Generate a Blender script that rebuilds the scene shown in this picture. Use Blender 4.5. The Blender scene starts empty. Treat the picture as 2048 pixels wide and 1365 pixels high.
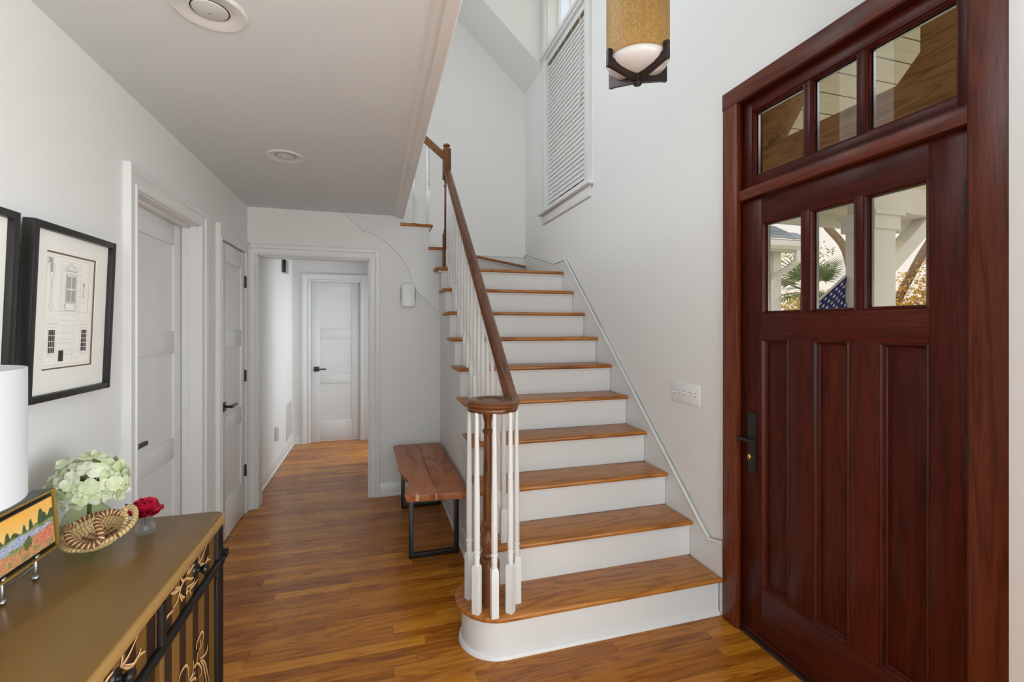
import bpy, bmesh, math, random
from mathutils import Vector, Matrix
random.seed(7)
SC = bpy.context.scene
COL = SC.collection
R = math.radians

# ------------------------------------------------------------------ camera
cam = bpy.data.cameras.new('camera')
cam.sensor_width = 36.0
cam.lens = 930.0 / 2048.0 * 36.0
cam.shift_y = -27.5 / 2048.0
cam.clip_start = 0.02
cam_o = bpy.data.objects.new('camera', cam)
cam_o.location = (0, 0, 1.44)
cam_o.rotation_euler = (R(90), 0, -math.atan(276.0 / 930.0))
COL.objects.link(cam_o)
SC.camera = cam_o

# ------------------------------------------------------------------ sky
wd = bpy.data.worlds.new('sky'); SC.world = wd
wd.use_nodes = True
wn = wd.node_tree.nodes; wl = wd.node_tree.links
bg = wn['Background']
tc = wn.new('ShaderNodeTexCoord'); sx = wn.new('ShaderNodeSeparateXYZ')
rp = wn.new('ShaderNodeValToRGB')
wl.new(tc.outputs['Generated'], sx.inputs[0]); wl.new(sx.outputs['Z'], rp.inputs[0])
rp.color_ramp.elements[0].position = 0.0; rp.color_ramp.elements[0].color = (0.80, 0.72, 0.60, 1)
rp.color_ramp.elements[1].position = 0.7; rp.color_ramp.elements[1].color = (0.62, 0.72, 0.86, 1)
wl.new(rp.outputs[0], bg.inputs[0])
bg.inputs[1].default_value = 1.0

# ------------------------------------------------------------------ daylight through the windows of the house
def area(name, loc, rot, sx_, sy_, power, color=(1, 1, 1)):
    l = bpy.data.lights.new(name, 'AREA'); l.shape = 'RECTANGLE'; l.size = sx_; l.size_y = sy_
    l.energy = power; l.color = color
    o = bpy.data.objects.new(name, l); o.location = loc; o.rotation_euler = rot
    COL.objects.link(o); return o
area('daylight_rear_windows', (0.36, -2.97, 1.45), (R(90), 0, 0), 2.3, 1.9, 54, (0.81, 0.93, 1.0))
area('daylight_living_room_windows', (3.35, -0.95, 1.45), (R(90), 0, R(90)), 2.8, 2.1, 176, (0.81, 0.93, 1.0))
area('daylight_upstairs_window', (-0.93, 2.6, 3.95), (R(90), 0, R(-90)), 1.7, 1.5, 33, (0.89, 0.96, 1.0))
area('daylight_side_room_window', (1.05, 5.75, 1.45), (R(90), 0, R(90)), 0.7, 1.7, 18, (0.90, 0.95, 1.0))
sun = bpy.data.lights.new('sun', 'SUN'); sun.energy = 4.5; sun.color = (1.0, 0.84, 0.6); sun.angle = R(1)
sun_o = bpy.data.objects.new('sun', sun); sun_o.rotation_euler = Vector((-0.62, -0.76, -0.20)).to_track_quat('-Z', 'Y').to_euler()
sun_o.location = (8, 12, 9); COL.objects.link(sun_o)
vs = SC.view_settings
vs.view_transform = 'Standard'; vs.look = 'None'; vs.gamma = 1.0; vs.use_curve_mapping = False
vs.exposure = 0.30

# ================================================================== mesh helpers
def box(bm, x0, x1, y0, y1, z0, z1):
    v = [bm.verts.new(p) for p in ((x0,y0,z0),(x1,y0,z0),(x1,y1,z0),(x0,y1,z0),(x0,y0,z1),(x1,y0,z1),(x1,y1,z1),(x0,y1,z1))]
    for f in ((0,3,2,1),(4,5,6,7),(0,1,5,4),(1,2,6,5),(2,3,7,6),(3,0,4,7)):
        bm.faces.new([v[i] for i in f])
    return v
def prism(bm, pts, axis, a0, a1):
    def P(p, a):
        return {'x': (a, p[0], p[1]), 'y': (p[0], a, p[1]), 'z': (p[0], p[1], a)}[axis]
    A = [bm.verts.new(P(p, a0)) for p in pts]; B = [bm.verts.new(P(p, a1)) for p in pts]
    n = len(pts)
    bm.faces.new(A); bm.faces.new(B[::-1])
    for i in range(n):
        bm.faces.new((A[i], B[i], B[(i+1) % n], A[(i+1) % n]))
def lathe(bm, prof, seg=24, c=(0, 0, 0), cap=True):
    uvl = bm.loops.layers.uv.verify()
    rings = []
    for r, z in prof:
        rings.append([bm.verts.new((c[0]+r*math.cos(2*math.pi*i/seg), c[1]+r*math.sin(2*math.pi*i/seg), c[2]+z)) for i in range(seg)])
    L = 0.0
    for k in range(len(prof)-1):
        d = math.hypot(prof[k+1][0]-prof[k][0], prof[k+1][1]-prof[k][1])
        for i in range(seg):
            j = (i+1) % seg
            f = bm.faces.new((rings[k][i], rings[k][j], rings[k+1][j], rings[k+1][i]))
            for lp, uv in zip(f.loops, ((i/seg, L), ((i+1)/seg, L), ((i+1)/seg, L+d), (i/seg, L+d))):
                lp[uvl].uv = uv
        L += d
    if cap:
        if prof[0][0] > 1e-5: bm.faces.new(rings[0][::-1])
        if prof[-1][0] > 1e-5: bm.faces.new(rings[-1])
def catmull(pts, n=6, closed=False):
    P = [Vector(p) for p in pts]; out = []
    m = len(P)
    rng = range(m if closed else m-1)
    for i in rng:
        if closed:
            a, b, c_, d = P[(i-1) % m], P[i], P[(i+1) % m], P[(i+2) % m]
        else:
            a, b, c_, d = P[max(i-1, 0)], P[i], P[i+1], P[min(i+2, m-1)]
        for k in range(n):
            t = k/n
            out.append(0.5*((2*b)+(c_-a)*t+(2*a-5*b+4*c_-d)*t*t+(3*b-a-3*c_+d)*t**3))
    if not closed: out.append(P[-1])
    return out
def tube(bm, pts, rad, seg=8, closed=False, caps=True):
    uvl = bm.loops.layers.uv.verify()
    P = [Vector(p) for p in pts]; n = len(P)
    rr = rad if isinstance(rad, (list, tuple)) else [rad]*n
    T = []
    for i in range(n):
        if closed: t = P[(i+1) % n]-P[(i-1) % n]
        else: t = P[min(i+1, n-1)]-P[max(i-1, 0)]
        T.append(t.normalized())
    up = Vector((0, 0, 1)) if abs(T[0].z) < 0.9 else Vector((1, 0, 0))
    N = (up-T[0]*up.dot(T[0])).normalized()
    rings = []; L = [0.0]
    for i in range(n):
        if i:
            N = (N-T[i]*N.dot(T[i])).normalized(); L.append(L[-1]+(P[i]-P[i-1]).length)
        B = T[i].cross(N)
        rings.append([bm.verts.new(P[i]+(N*math.cos(2*math.pi*k/seg)+B*math.sin(2*math.pi*k/seg))*rr[i]) for k in range(seg)])
    for i in range(n if closed else n-1):
        j = (i+1) % n
        la = L[i]; lb = L[j] if j else L[i]+(P[0]-P[i]).length
        for k in range(seg):
            q = (k+1) % seg
            f = bm.faces.new((rings[i][k], rings[i][q], rings[j][q], rings[j][k]))
            for lp, uv in zip(f.loops, ((la, k/seg), (la, (k+1)/seg), (lb, (k+1)/seg), (lb, k/seg))):
                lp[uvl].uv = uv
    if caps and not closed:
        bm.faces.new(rings[0][::-1]); bm.faces.new(rings[-1])
def sweep(bm, prof, path, up=(0, 0, 1), caps=True):
    """closed profile (a across, b along the up side) along a path with mitred corners; a runs along tangent x up"""
    uvl = bm.loops.layers.uv.verify()
    P = [Vector(p) for p in path]; n = len(P); U = Vector(up)
    seg = [(P[i+1]-P[i]).normalized() for i in range(n-1)]
    def frame(t):
        S = t.cross(U).normalized(); return S, S.cross(t).normalized()
    rings = []; L = 0.0; Ls = []
    for i in range(n):
        t = seg[min(i, n-2)] if i == 0 or i == n-1 else None
        if i: L += (P[i]-P[i-1]).length
        Ls.append(L)
        ring = []
        if t is not None:
            S, N = frame(t)
            ring = [P[i]+S*a+N*b for a, b in prof]
        else:
            t0, t1 = seg[i-1], seg[i]; nb = (t0+t1).normalized()
            S, N = frame(t0)
            for a, b in prof:
                o = S*a+N*b; k = -o.dot(nb)/max(t0.dot(nb), 0.2)
                ring.append(P[i]+o+t0*k)
        rings.append([bm.verts.new(v) for v in ring])
    m = len(prof); per = [0.0]
    for k in range(m): per.append(per[-1]+math.hypot(prof[(k+1) % m][0]-prof[k][0], prof[(k+1) % m][1]-prof[k][1]))
    for i in range(n-1):
        for k in range(m):
            q = (k+1) % m
            f = bm.faces.new((rings[i][k], rings[i][q], rings[i+1][q], rings[i+1][k]))
            for lp, uv in zip(f.loops, ((Ls[i], per[k]), (Ls[i], per[k+1]), (Ls[i+1], per[k+1]), (Ls[i+1], per[k]))):
                lp[uvl].uv = uv
    if caps:
        bm.faces.new(rings[0]); bm.faces.new(rings[-1][::-1])
def loft(bm, loops, caps=True):
    rings = [[bm.verts.new(p) for p in lp] for lp in loops]
    m = len(rings[0])
    for a, b in zip(rings[:-1], rings[1:]):
        for k in range(m):
            bm.faces.new((a[k], a[(k+1) % m], b[(k+1) % m], b[k]))
    if caps:
        bm.faces.new(rings[0][::-1]); bm.faces.new(rings[-1])

LOCAL = set()
def finish(bm, name, bevel=0.0, seg=2, angle=35):
    bmesh.ops.recalc_face_normals(bm, faces=bm.faces[:])
    if bevel:
        es = [e for e in bm.edges if len(e.link_faces) == 2 and e.calc_face_angle(0) > 0.5]
        bmesh.ops.bevel(bm, geom=es, offset=bevel, segments=seg, affect='EDGES', profile=0.5, clamp_overlap=True)
    for f in bm.faces: f.smooth = True
    me = bpy.data.meshes.new(name); bm.to_mesh(me); bm.free()
    me.set_sharp_from_angle(angle=R(angle))
    return me
def obj(name, bm, mat, parent=None, bevel=0.0, seg=2, loc=None, rot=None, angle=35):
    me = bm if isinstance(bm, bpy.types.Mesh) else finish(bm, name, bevel, seg, angle)
    if isinstance(bm, bpy.types.Mesh): pass
    if mat is not None and not me.materials: me.materials.append(mat)
    o = bpy.data.objects.new(name, me); COL.objects.link(o)
    if loc is not None: o.location = loc
    if rot is not None: o.rotation_euler = rot
    if parent is not None:
        o.parent = parent
        if parent.type == 'EMPTY' and parent.name not in LOCAL:
            o.matrix_parent_inverse = Matrix.Translation(parent.location).inverted()
    return o
def tag(o, label, cat=None, group=None, kind=None):
    if label: o['label'] = label
    if cat: o['category'] = cat
    if group: o['group'] = group
    if kind: o['kind'] = kind
    return o
def thing(name, label, cat, loc=(0, 0, 0), group=None, kind=None, local=False, rot=None):
    o = bpy.data.objects.new(name, None); o.empty_display_size = 0.05
    COL.objects.link(o); o.location = loc
    if rot is not None: o.rotation_euler = rot
    if local: LOCAL.add(o.name)
    return tag(o, label, cat, group, kind)
def boxo(name, mat, parent, b, bevel=0.0, **k):
    bm = bmesh.new(); box(bm, *b); return obj(name, bm, mat, parent, bevel, **k)
def dup(o, parent=None, loc=None):
    c = o.copy(); COL.objects.link(c)
    if parent is not None: c.parent = parent
    if loc is not None: c.location = loc
    return c

# ================================================================== materials
def srgb(r, g, b):
    f = lambda c: (c/255/12.92) if c/255 <= 0.04045 else ((c/255+0.055)/1.055)**2.4
    return (f(r), f(g), f(b), 1)
def mat(name, col, rough=0.5, metal=0.0, spec=0.5, coat=0.0, bump=0.0, bump_scale=200.0, trans=0.0):
    m = bpy.data.materials.new(name); m.use_nodes = True
    nt = m.node_tree; b = nt.nodes['Principled BSDF']
    b.inputs['Base Color'].default_value = col; b.inputs['Roughness'].default_value = rough
    b.inputs['Metallic'].default_value = metal; b.inputs['Specular IOR Level'].default_value = spec
    b.inputs['Coat Weight'].default_value = coat
    # slight procedural unevenness
    n = nt.nodes.new('ShaderNodeTexNoise'); n.inputs['Scale'].default_value = 9.0; n.inputs['Detail'].default_value = 3
    g = nt.nodes.new('ShaderNodeNewGeometry'); nt.links.new(g.outputs['Position'], n.inputs['Vector'])
    mr = nt.nodes.new('ShaderNodeMapRange'); mr.inputs[3].default_value = max(0.02, rough-0.05); mr.inputs[4].default_value = min(1, rough+0.05)
    nt.links.new(n.outputs['Fac'], mr.inputs[0]); nt.links.new(mr.outputs[0], b.inputs['Roughness'])
    if bump:
        n2 = nt.nodes.new('ShaderNodeTexNoise'); n2.inputs['Scale'].default_value = bump_scale; n2.inputs['Detail'].default_value = 4
        nt.links.new(g.outputs['Position'], n2.inputs['Vector'])
        bp = nt.nodes.new('ShaderNodeBump'); bp.inputs['Strength'].default_value = bump; bp.inputs['Distance'].default_value = 0.002
        nt.links.new(n2.outputs['Fac'], bp.inputs['Height']); nt.links.new(bp.outputs[0], b.inputs['Normal'])
    return m
def wood(name, dark, mid, light, axis='x', rough=0.3, ring=9.0, tone=0.35, uv=False, grain=1.0, spec=0.5, coat=0.0, rings=0.6, along=1.1, across=11.0):
    m = bpy.data.materials.new(name); m.use_nodes = True
    nt = m.node_tree; N = nt.nodes; L = nt.links; b = N['Principled BSDF']
    geo = N.new('ShaderNodeNewGeometry'); oi = N.new('ShaderNodeObjectInfo')
    if uv:
        t = N.new('ShaderNodeTexCoord'); src = t.outputs['UV']; axis = 'x'
    else: src = geo.outputs['Position']
    rnd = N.new('ShaderNodeMath'); rnd.operation = 'ADD'
    L.new(oi.outputs['Random'], rnd.inputs[0]); L.new(geo.outputs['Random Per Island'], rnd.inputs[1])
    off = N.new('ShaderNodeVectorMath'); off.operation = 'SCALE'; off.inputs[0].default_value = (37.1, 17.3, 53.7)
    L.new(rnd.outputs[0], off.inputs['Scale'])
    add = N.new('ShaderNodeVectorMath'); L.new(src, add.inputs[0]); L.new(off.outputs[0], add.inputs[1])
    def stretched(a, c):
        v = N.new('ShaderNodeVectorMath'); v.operation = 'MULTIPLY'
        s = [c, c, c]; s['xyz'.index(axis)] = a; v.inputs[1].default_value = s
        L.new(add.outputs[0], v.inputs[0]); return v.outputs[0]
    n1 = N.new('ShaderNodeTexNoise'); n1.inputs['Scale'].default_value = 1.0; n1.inputs['Detail'].default_value = 2.5; n1.inputs['Roughness'].default_value = 0.45
    L.new(stretched(along, across), n1.inputs['Vector'])
    mul = N.new('ShaderNodeMath'); mul.operation = 'MULTIPLY'; mul.inputs[1].default_value = ring; L.new(n1.outputs['Fac'], mul.inputs[0])
    pp = N.new('ShaderNodeMath'); pp.operation = 'PINGPONG'; pp.inputs[1].default_value = 0.5; L.new(mul.outputs[0], pp.inputs[0])
    rr = N.new('ShaderNodeMapRange'); rr.inputs[1].default_value = 0.0; rr.inputs[2].default_value = 0.5; rr.inputs[3].default_value = 1.0; rr.inputs[4].default_value = 0.0
    L.new(pp.outputs[0], rr.inputs[0])
    pw = N.new('ShaderNodeMath'); pw.operation = 'POWER'; pw.inputs[1].default_value = 2.2; L.new(rr.outputs[0], pw.inputs[0])
    n2 = N.new('ShaderNodeTexNoise'); n2.inputs['Scale'].default_value = 1.0; n2.inputs['Detail'].default_value = 3
    L.new(stretched(14*grain, 330*grain), n2.inputs['Vector'])
    n3 = N.new('ShaderNodeTexNoise'); n3.inputs['Scale'].default_value = 1.0; n3.inputs['Detail'].default_value = 2
    L.new(stretched(0.9, 5.0), n3.inputs['Vector'])
    # combine: value 0..1 where 0 = dark, 1 = light
    c1 = N.new('ShaderNodeMath'); c1.operation = 'MULTIPLY_ADD'; c1.inputs[1].default_value = -rings*0.55; c1.inputs[2].default_value = 0.5
    L.new(pw.outputs[0], c1.inputs[0])
    c2 = N.new('ShaderNodeMath'); c2.operation = 'MULTIPLY_ADD'; c2.inputs[1].default_value = 0.75; L.new(n2.outputs['Fac'], c2.inputs[0]); L.new(c1.outputs[0], c2.inputs[2])
    c3 = N.new('ShaderNodeMath'); c3.operation = 'MULTIPLY_ADD'; c3.inputs[1].default_value = 0.5; L.new(n3.outputs['Fac'], c3.inputs[0]); L.new(c2.outputs[0], c3.inputs[2])
    fr = N.new('ShaderNodeMath'); fr.operation = 'FRACT'; k7 = N.new('ShaderNodeMath'); k7.operation = 'MULTIPLY'; k7.inputs[1].default_value = 7.31
    L.new(rnd.outputs[0], k7.inputs[0]); L.new(k7.outputs[0], fr.inputs[0])
    c4 = N.new('ShaderNodeMath'); c4.operation = 'MULTIPLY_ADD'; c4.inputs[1].default_value = tone; L.new(fr.outputs[0], c4.inputs[0]); L.new(c3.outputs[0], c4.inputs[2])
    mr = N.new('ShaderNodeMapRange'); mr.inputs[1].default_value = 0.55; mr.inputs[2].default_value = 1.35+tone*0.7
    L.new(c4.outputs[0], mr.inputs[0])
    cr = N.new('ShaderNodeValToRGB'); e = cr.color_ramp.elements
    e[0].position = 0.05; e[0].color = dark; e[1].position = 0.95; e[1].color = light
    x = e.new(0.5); x.color = mid
    L.new(mr.outputs[0], cr.inputs[0]); L.new(cr.outputs[0], b.inputs['Base Color'])
    b.inputs['Specular IOR Level'].default_value = spec; b.inputs['Coat Weight'].default_value = coat; b.inputs['Coat Roughness'].default_value = 0.12
    rm = N.new('ShaderNodeMapRange'); rm.inputs[3].default_value = rough+0.07; rm.inputs[4].default_value = max(0.05, rough-0.05)
    L.new(n2.outputs['Fac'], rm.inputs[0]); L.new(rm.outputs[0], b.inputs['Roughness'])
    bp = N.new('ShaderNodeBump'); bp.inputs['Strength'].default_value = 0.12; bp.inputs['Distance'].default_value = 0.001
    L.new(n2.outputs['Fac'], bp.inputs['Height']); L.new(bp.outputs[0], b.inputs['Normal'])
    return m
def glass(name, tint=(1, 1, 1, 1), ior=1.45, rough=0.0):
    m = bpy.data.materials.new(name); m.use_nodes = True
    nt = m.node_tree; N = nt.nodes; L = nt.links; N.remove(N['Principled BSDF'])
    out = N['Material Output']
    tr = N.new('ShaderNodeBsdfTransparent'); tr.inputs[0].default_value = tint
    gl = N.new('ShaderNodeBsdfGlossy'); gl.inputs['Roughness'].default_value = rough
    fr = N.new('ShaderNodeFresnel'); fr.inputs[0].default_value = ior
    geo = N.new('ShaderNodeNewGeometry'); inv = N.new('ShaderNodeMath'); inv.operation = 'SUBTRACT'; inv.inputs[0].default_value = 1.0; L.new(geo.outputs['Backfacing'], inv.inputs[1])
    fm_ = N.new('ShaderNodeMath'); fm_.operation = 'MULTIPLY'; L.new(fr.outputs[0], fm_.inputs[0]); L.new(inv.outputs[0], fm_.inputs[1])
    mx = N.new('ShaderNodeMixShader')
    L.new(fm_.outputs[0], mx.inputs[0]); L.new(tr.outputs[0], mx.inputs[1]); L.new(gl.outputs[0], mx.inputs[2]); L.new(mx.outputs[0], out.inputs[0])
    return m
def vcol(name, rough=0.6, bump=0.0):
    m = mat(name, (1, 1, 1, 1), rough, bump=bump, bump_scale=300)
    a = m.node_tree.nodes.new('ShaderNodeVertexColor'); a.layer_name = 'col'
    m.node_tree.links.new(a.outputs[0], m.node_tree.nodes['Principled BSDF'].inputs['Base Color'])
    return m
def obj_tint(name, c0, c1, rough=0.6, sss=0.0, trans=0.0):
    """two colours mixed by the object's own random value and a soft noise"""
    m = mat(name, c0, rough); nt = m.node_tree; N = nt.nodes; L = nt.links; b = N['Principled BSDF']
    oi = N.new('ShaderNodeObjectInfo'); g = N.new('ShaderNodeNewGeometry'); n = N.new('ShaderNodeTexNoise'); n.inputs['Scale'].default_value = 60
    L.new(g.outputs['Position'], n.inputs['Vector'])
    a = N.new('ShaderNodeMath'); a.operation = 'ADD'; L.new(oi.outputs['Random'], a.inputs[0]); L.new(n.outputs['Fac'], a.inputs[1])
    h = N.new('ShaderNodeMath'); h.operation = 'MULTIPLY'; h.inputs[1].default_value = 0.5; L.new(a.outputs[0], h.inputs[0])
    a2 = N.new('ShaderNodeMapRange'); a2.inputs[1].default_value = 0.15; a2.inputs[2].default_value = 0.85; L.new(h.outputs[0], a2.inputs[0])
    cr = N.new('ShaderNodeValToRGB'); cr.color_ramp.elements[0].color = c0; cr.color_ramp.elements[1].color = c1
    L.new(a2.outputs[0], cr.inputs[0]); L.new(cr.outputs[0], b.inputs['Base Color'])
    if trans:
        t = N.new('ShaderNodeBsdfTranslucent'); L.new(cr.outputs[0], t.inputs[0])
        mx = N.new('ShaderNodeMixShader'); mx.inputs[0].default_value = trans
        L.new(b.outputs[0], mx.inputs[1]); L.new(t.outputs[0], mx.inputs[2]); L.new(mx.outputs[0], N['Material Output'].inputs[0])
    return m

M = {}
M['wall'] = mat('wall_paint', (0.82, 0.815, 0.80, 1), 0.55, spec=0.3, bump=0.05, bump_scale=180)
M['ceil'] = mat('ceiling_paint', (0.77, 0.825, 0.86, 1), 0.7, spec=0.2, bump=0.05, bump_scale=150)
M['trim'] = mat('trim_gloss_white', (0.77, 0.77, 0.765, 1), 0.32, spec=0.5)
M['oak'] = wood('oak_floor', srgb(88, 40, 4), srgb(164, 95, 20), srgb(212, 140, 44), 'x', rough=0.25, tone=0.55, ring=10, spec=0.4)
M['tread'] = wood('oak_tread', srgb(92, 46, 12), srgb(162, 97, 34), srgb(198, 132, 58), 'x', rough=0.32, tone=0.12, ring=9, across=8)
M['rail'] = wood('oak_rail', srgb(46, 24, 12), srgb(98, 57, 30), srgb(132, 82, 48), 'x', rough=0.22, tone=0.05, uv=True, ring=5, across=22)
M['oak_z'] = wood('oak_newel', srgb(46, 24, 12), srgb(100, 58, 28), srgb(136, 84, 46), 'z', rough=0.25, tone=0.05, ring=6, across=22)
mh = (srgb(34, 9, 4), srgb(62, 18, 9), srgb(86, 31, 17))
mc = (srgb(54, 21, 10), srgb(92, 40, 22), srgb(120, 58, 36))
M['mah_z'] = wood('mahogany_upright', *mh, 'z', rough=0.33, tone=0.25, ring=7, rings=0.5, across=14, along=0.9, spec=0.22)
M['mah_y'] = wood('mahogany_cross', *mh, 'y', rough=0.33, tone=0.25, ring=7, rings=0.5, across=14, along=0.9, spec=0.22)
M['cas_z'] = wood('mahogany_casing_upright', *mc, 'z', rough=0.33, tone=0.25, ring=7, rings=0.6, across=12, along=0.9, spec=0.3)
M['cas_y'] = wood('mahogany_casing_cross', *mc, 'y', rough=0.33, tone=0.25, ring=7, rings=0.6, across=12, along=0.9, spec=0.3)
M['bench'] = wood('acacia_slab', srgb(100, 48, 28), srgb(164, 94, 56), srgb(196, 128, 80), 'y', rough=0.42, tone=0.1, ring=6, across=7)
M['black'] = mat('black_metal', (0.012, 0.012, 0.013, 1), 0.35, metal=0.0, spec=0.5)
M['bronze'] = mat('dark_bronze', (0.035, 0.022, 0.02, 1), 0.38, metal=0.5)
M['steel'] = mat('silver_metal', (0.55, 0.55, 0.56, 1), 0.28, metal=1.0)
M['brass'] = mat('brass', (0.55, 0.38, 0.16, 1), 0.3, metal=1.0)
M['white_plastic'] = mat('white_plastic', (0.84, 0.84, 0.84, 1), 0.35)
M['glass'] = glass('window_glass', ior=1.25)

# ================================================================== the setting
XL, XR, YB, YF, ZC = -0.96, 1.678, 4.12, 5.12, 2.395
YE = 6.25           # end of the back hallway
ZU = 5.6            # upper ceiling
RISE, RUN, NOSE0 = 0.195, 0.2245, 1.915
def struct(name, bm, m, label, cat, bevel=0.0, parent=None):
    o = obj(name, bm, m, parent, bevel)
    return tag(o, label, cat, kind='structure')

# ---- floor with single oak boards
bm = bmesh.new(); box(bm, XL-0.15, XR+0.12, -3.0, YE+0.15, -0.12, -0.0125)
floor = struct('floor', bm, mat('subfloor', (0.05, 0.035, 0.02, 1), 0.8), 'narrow oak strip floor running across the foyer', 'floor')
PW = 0.0572
unit = bmesh.new(); box(unit, -0.5, 0.5, -PW/2+0.0003, PW/2-0.0003, -0.0122, 0.0)
unit_me = finish(unit, 'plank', 0.0009, 1); unit_me.materials.append(M['oak'])
stuff = bmesh.new(); rs = random.Random(3)
row = 0; y = -2.95
while y < YE+0.1:
    yc = y+PW/2
    x1 = XR+0.01 if yc < 2.2 else (0.58 if yc < YB+0.06 else 0.06)
    if YE-0.02 < yc: x1 = 0.06
    x = XL-0.13 - rs.random()*0.7
    x_start = XL-0.005
    if 4.1 < yc: x_start = XL-0.005
    while x < x1:
        ln = rs.uniform(0.45, 1.35); a, b2 = max(x, x_start), min(x+ln, x1)
        if b2-a > 0.02:
            if 1.2 < yc < YB:
                o = bpy.data.objects.new('plank', unit_me); COL.objects.link(o)
                o.location = ((a+b2)/2, yc, 0); o.scale = (b2-a-0.0006, 1, 1); o.parent = floor
            else:
                box(stuff, a+0.0003, b2-0.0003, yc-PW/2+0.0003, yc+PW/2-0.0003, -0.0122, 0.0)
        x += ln
    y += PW
o = obj('floor_boards', stuff, M['oak'], floor); o['kind'] = 'stuff'

# ---- left wall with two door openings, on into the hallway
D2 = (2.309, 3.053); D3 = (3.442, 4.036); DH = 2.018
bm = bmesh.new(); t = XL-0.12
for a, b2 in ((-3.0, D2[0]), (D2[1], D3[0]), (D3[1], YE)):
    box(bm, t, XL, a, b2, -0.01, ZC+0.02)
for a, b2 in (D2, D3): box(bm, t, XL, a, b2, DH, ZC+0.02)
struct('wall_left', bm, M['wall'], 'white painted left wall with two doors and framed prints', 'wall')
# closet backs so that no light leaks
bm = bmesh.new(); box(bm, t-0.10, t-0.02, 2.2, 4.2, 0, 2.3)
struct('wall_left_closet', bm, M['wall'], 'plain partition behind the two left doors', 'wall')

# ---- wall with the hallway opening, stepping up under the stairs
HO = (-0.888, -0.041, 2.012)
bm = bmesh.new()
prism(bm, [(XL, 0), (HO[0], 0), (HO[0], HO[2]), (HO[1], HO[2]), (HO[1], 0), (0.66, 0), (0.66, 2*RISE*5-0.03), (0.60, 2.115), (0.46, 2.115), (0.46, 2.31), (0.235, 2.31), (0.235, ZC+0.01), (XL, ZC+0.01)], 'y', YB, YB+0.12)
struct('wall_back', bm, M['wall'], 'white wall with the cased hallway opening beside the bench', 'wall')
# ---- wall under the flight
bm = bmesh.new(); pts = [(2.19, 0)]
for k in range(2, 11):
    y0 = NOSE0+0.03+RUN*(k-1)
    pts += [(y0+0.004, RISE*(k-1)-0.03 if k > 2 else 0.17), (y0+0.004, RISE*k-0.027)]
pts = [(2.19, 0), (2.19, 0.17)] + pts[2:] + [(YB+0.05, RISE*10-0.027), (YB+0.05, 0)]
prism(bm, pts, 'x', 0.56, 0.64)
struct('wall_stair', bm, M['wall'], 'white wall closing the side of the staircase behind the bench', 'wall')

# ---- right wall: front door, transom and landing window openings
DO = (0.905, 1.845, 2.525); WO = (3.50, 4.41, 2.62, 4.165, 4.25, 4.85)
bm = bmesh.new(); a0, a1 = XR, XR+0.13
box(bm, a0, a1, 0.55, DO[0], -0.01, ZU); box(bm, a0, a1, -3.0, -2.6, -0.01, ZU); box(bm, a0, a1, -2.6, 0.55, 2.2, ZU); box(bm, a0, a1, DO[1], WO[0], -0.01, ZU)
box(bm, a0, a1, DO[0], DO[1], DO[2], ZU); box(bm, a0, a1, WO[1], YF+0.12, -0.01, ZU)
box(bm, a0, a1, WO[0], WO[1], -0.01, WO[2]); box(bm, a0, a1, WO[0], WO[1], WO[3], WO[4]); box(bm, a0, a1, WO[0], WO[1], WO[5], ZU)
struct('wall_right', bm, M['wall'], 'tall white wall with the mahogany front door and landing window', 'wall')
# stub of the room opening at the right edge of the view
bm = bmesh.new(); box(bm, 1.552, XR+0.02, 0.55, 0.778, -0.01, ZU)
struct('wall_stub', bm, M['trim'], 'white wall end right of the front door casing', 'wall', bevel=0.004)
# far wall of the stairwell, sloped roof soffit
bm = bmesh.new(); box(bm, 0.10, XR+0.13, YF, YF+0.12, -0.01, ZU); box(bm, -2.1, 0.10, YF, YF+0.12, ZC, ZU)
struct('wall_far', bm, M['wall'], 'tall white end wall of the stairwell behind the newel post', 'wall')
bm = bmesh.new(); prism(bm, [(XR+0.01, 4.12), (0.06, 4.12+1.628*0.915), (XR+0.01, ZU)], 'y', 4.53, YF)
struct('ceiling_slope', bm, M['wall'], 'sloped white soffit over the landing beside the window', 'ceiling')
# foyer ceiling, hallway ceiling, upper ceiling, remaining shell
bm = bmesh.new(); box(bm, XL-0.12, 0.20, -3.0, YB, ZC, 2.70)
struct('ceiling', bm, M['ceil'], 'flat grey-white ceiling with two recessed lights', 'ceiling')
bm = bmesh.new(); box(bm, XL-0.12, 0.12, YB+0.001, YE+0.12, ZC, 2.60); box(bm, -2.1, XL-0.12, 2.2, YE, ZC, 2.60)
struct('ceiling_hall', bm, M['ceil'], 'low ceiling of the back hallway', 'ceiling')
bm = bmesh.new(); box(bm, 0.20, XR+0.02, -3.0, 0.50, ZC, 2.70)
struct('ceiling_entry', bm, M['ceil'], 'low ceiling behind the viewer', 'ceiling')
bm = bmesh.new(); box(bm, -2.2, XR+0.14, -3.0, YF+0.12, ZU, ZU+0.1)
struct('ceiling_upper', bm, M['ceil'], 'upper ceiling of the two storey foyer', 'ceiling')
bm = bmesh.new()
for b in ((-1.08, -0.96, -3.0, 0.9, 2.6, ZU), (-1.08, -0.96, 3.5, 4.25, 2.6, ZU), (-1.08, -0.96, 0.9, 3.5, 2.6, 3.18), (-1.08, -0.96, 0.9, 3.5, 4.7, ZU)): box(bm, *b)
box(bm, -0.96, XR+0.02, -3.0, -2.9, 2.6, ZU); box(bm, 0.20, XR, 0.40, 0.50, 2.6, ZU); box(bm, -2.1, -2.0, 4.2, YF, 2.5, ZU); box(bm, -2.1, -1.0, 4.2, 4.25, 2.5, ZU)
struct('wall_upstairs', bm, M['wall'], 'white wall of the upper hall with a wide window', 'wall')
bm = bmesh.new()
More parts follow.
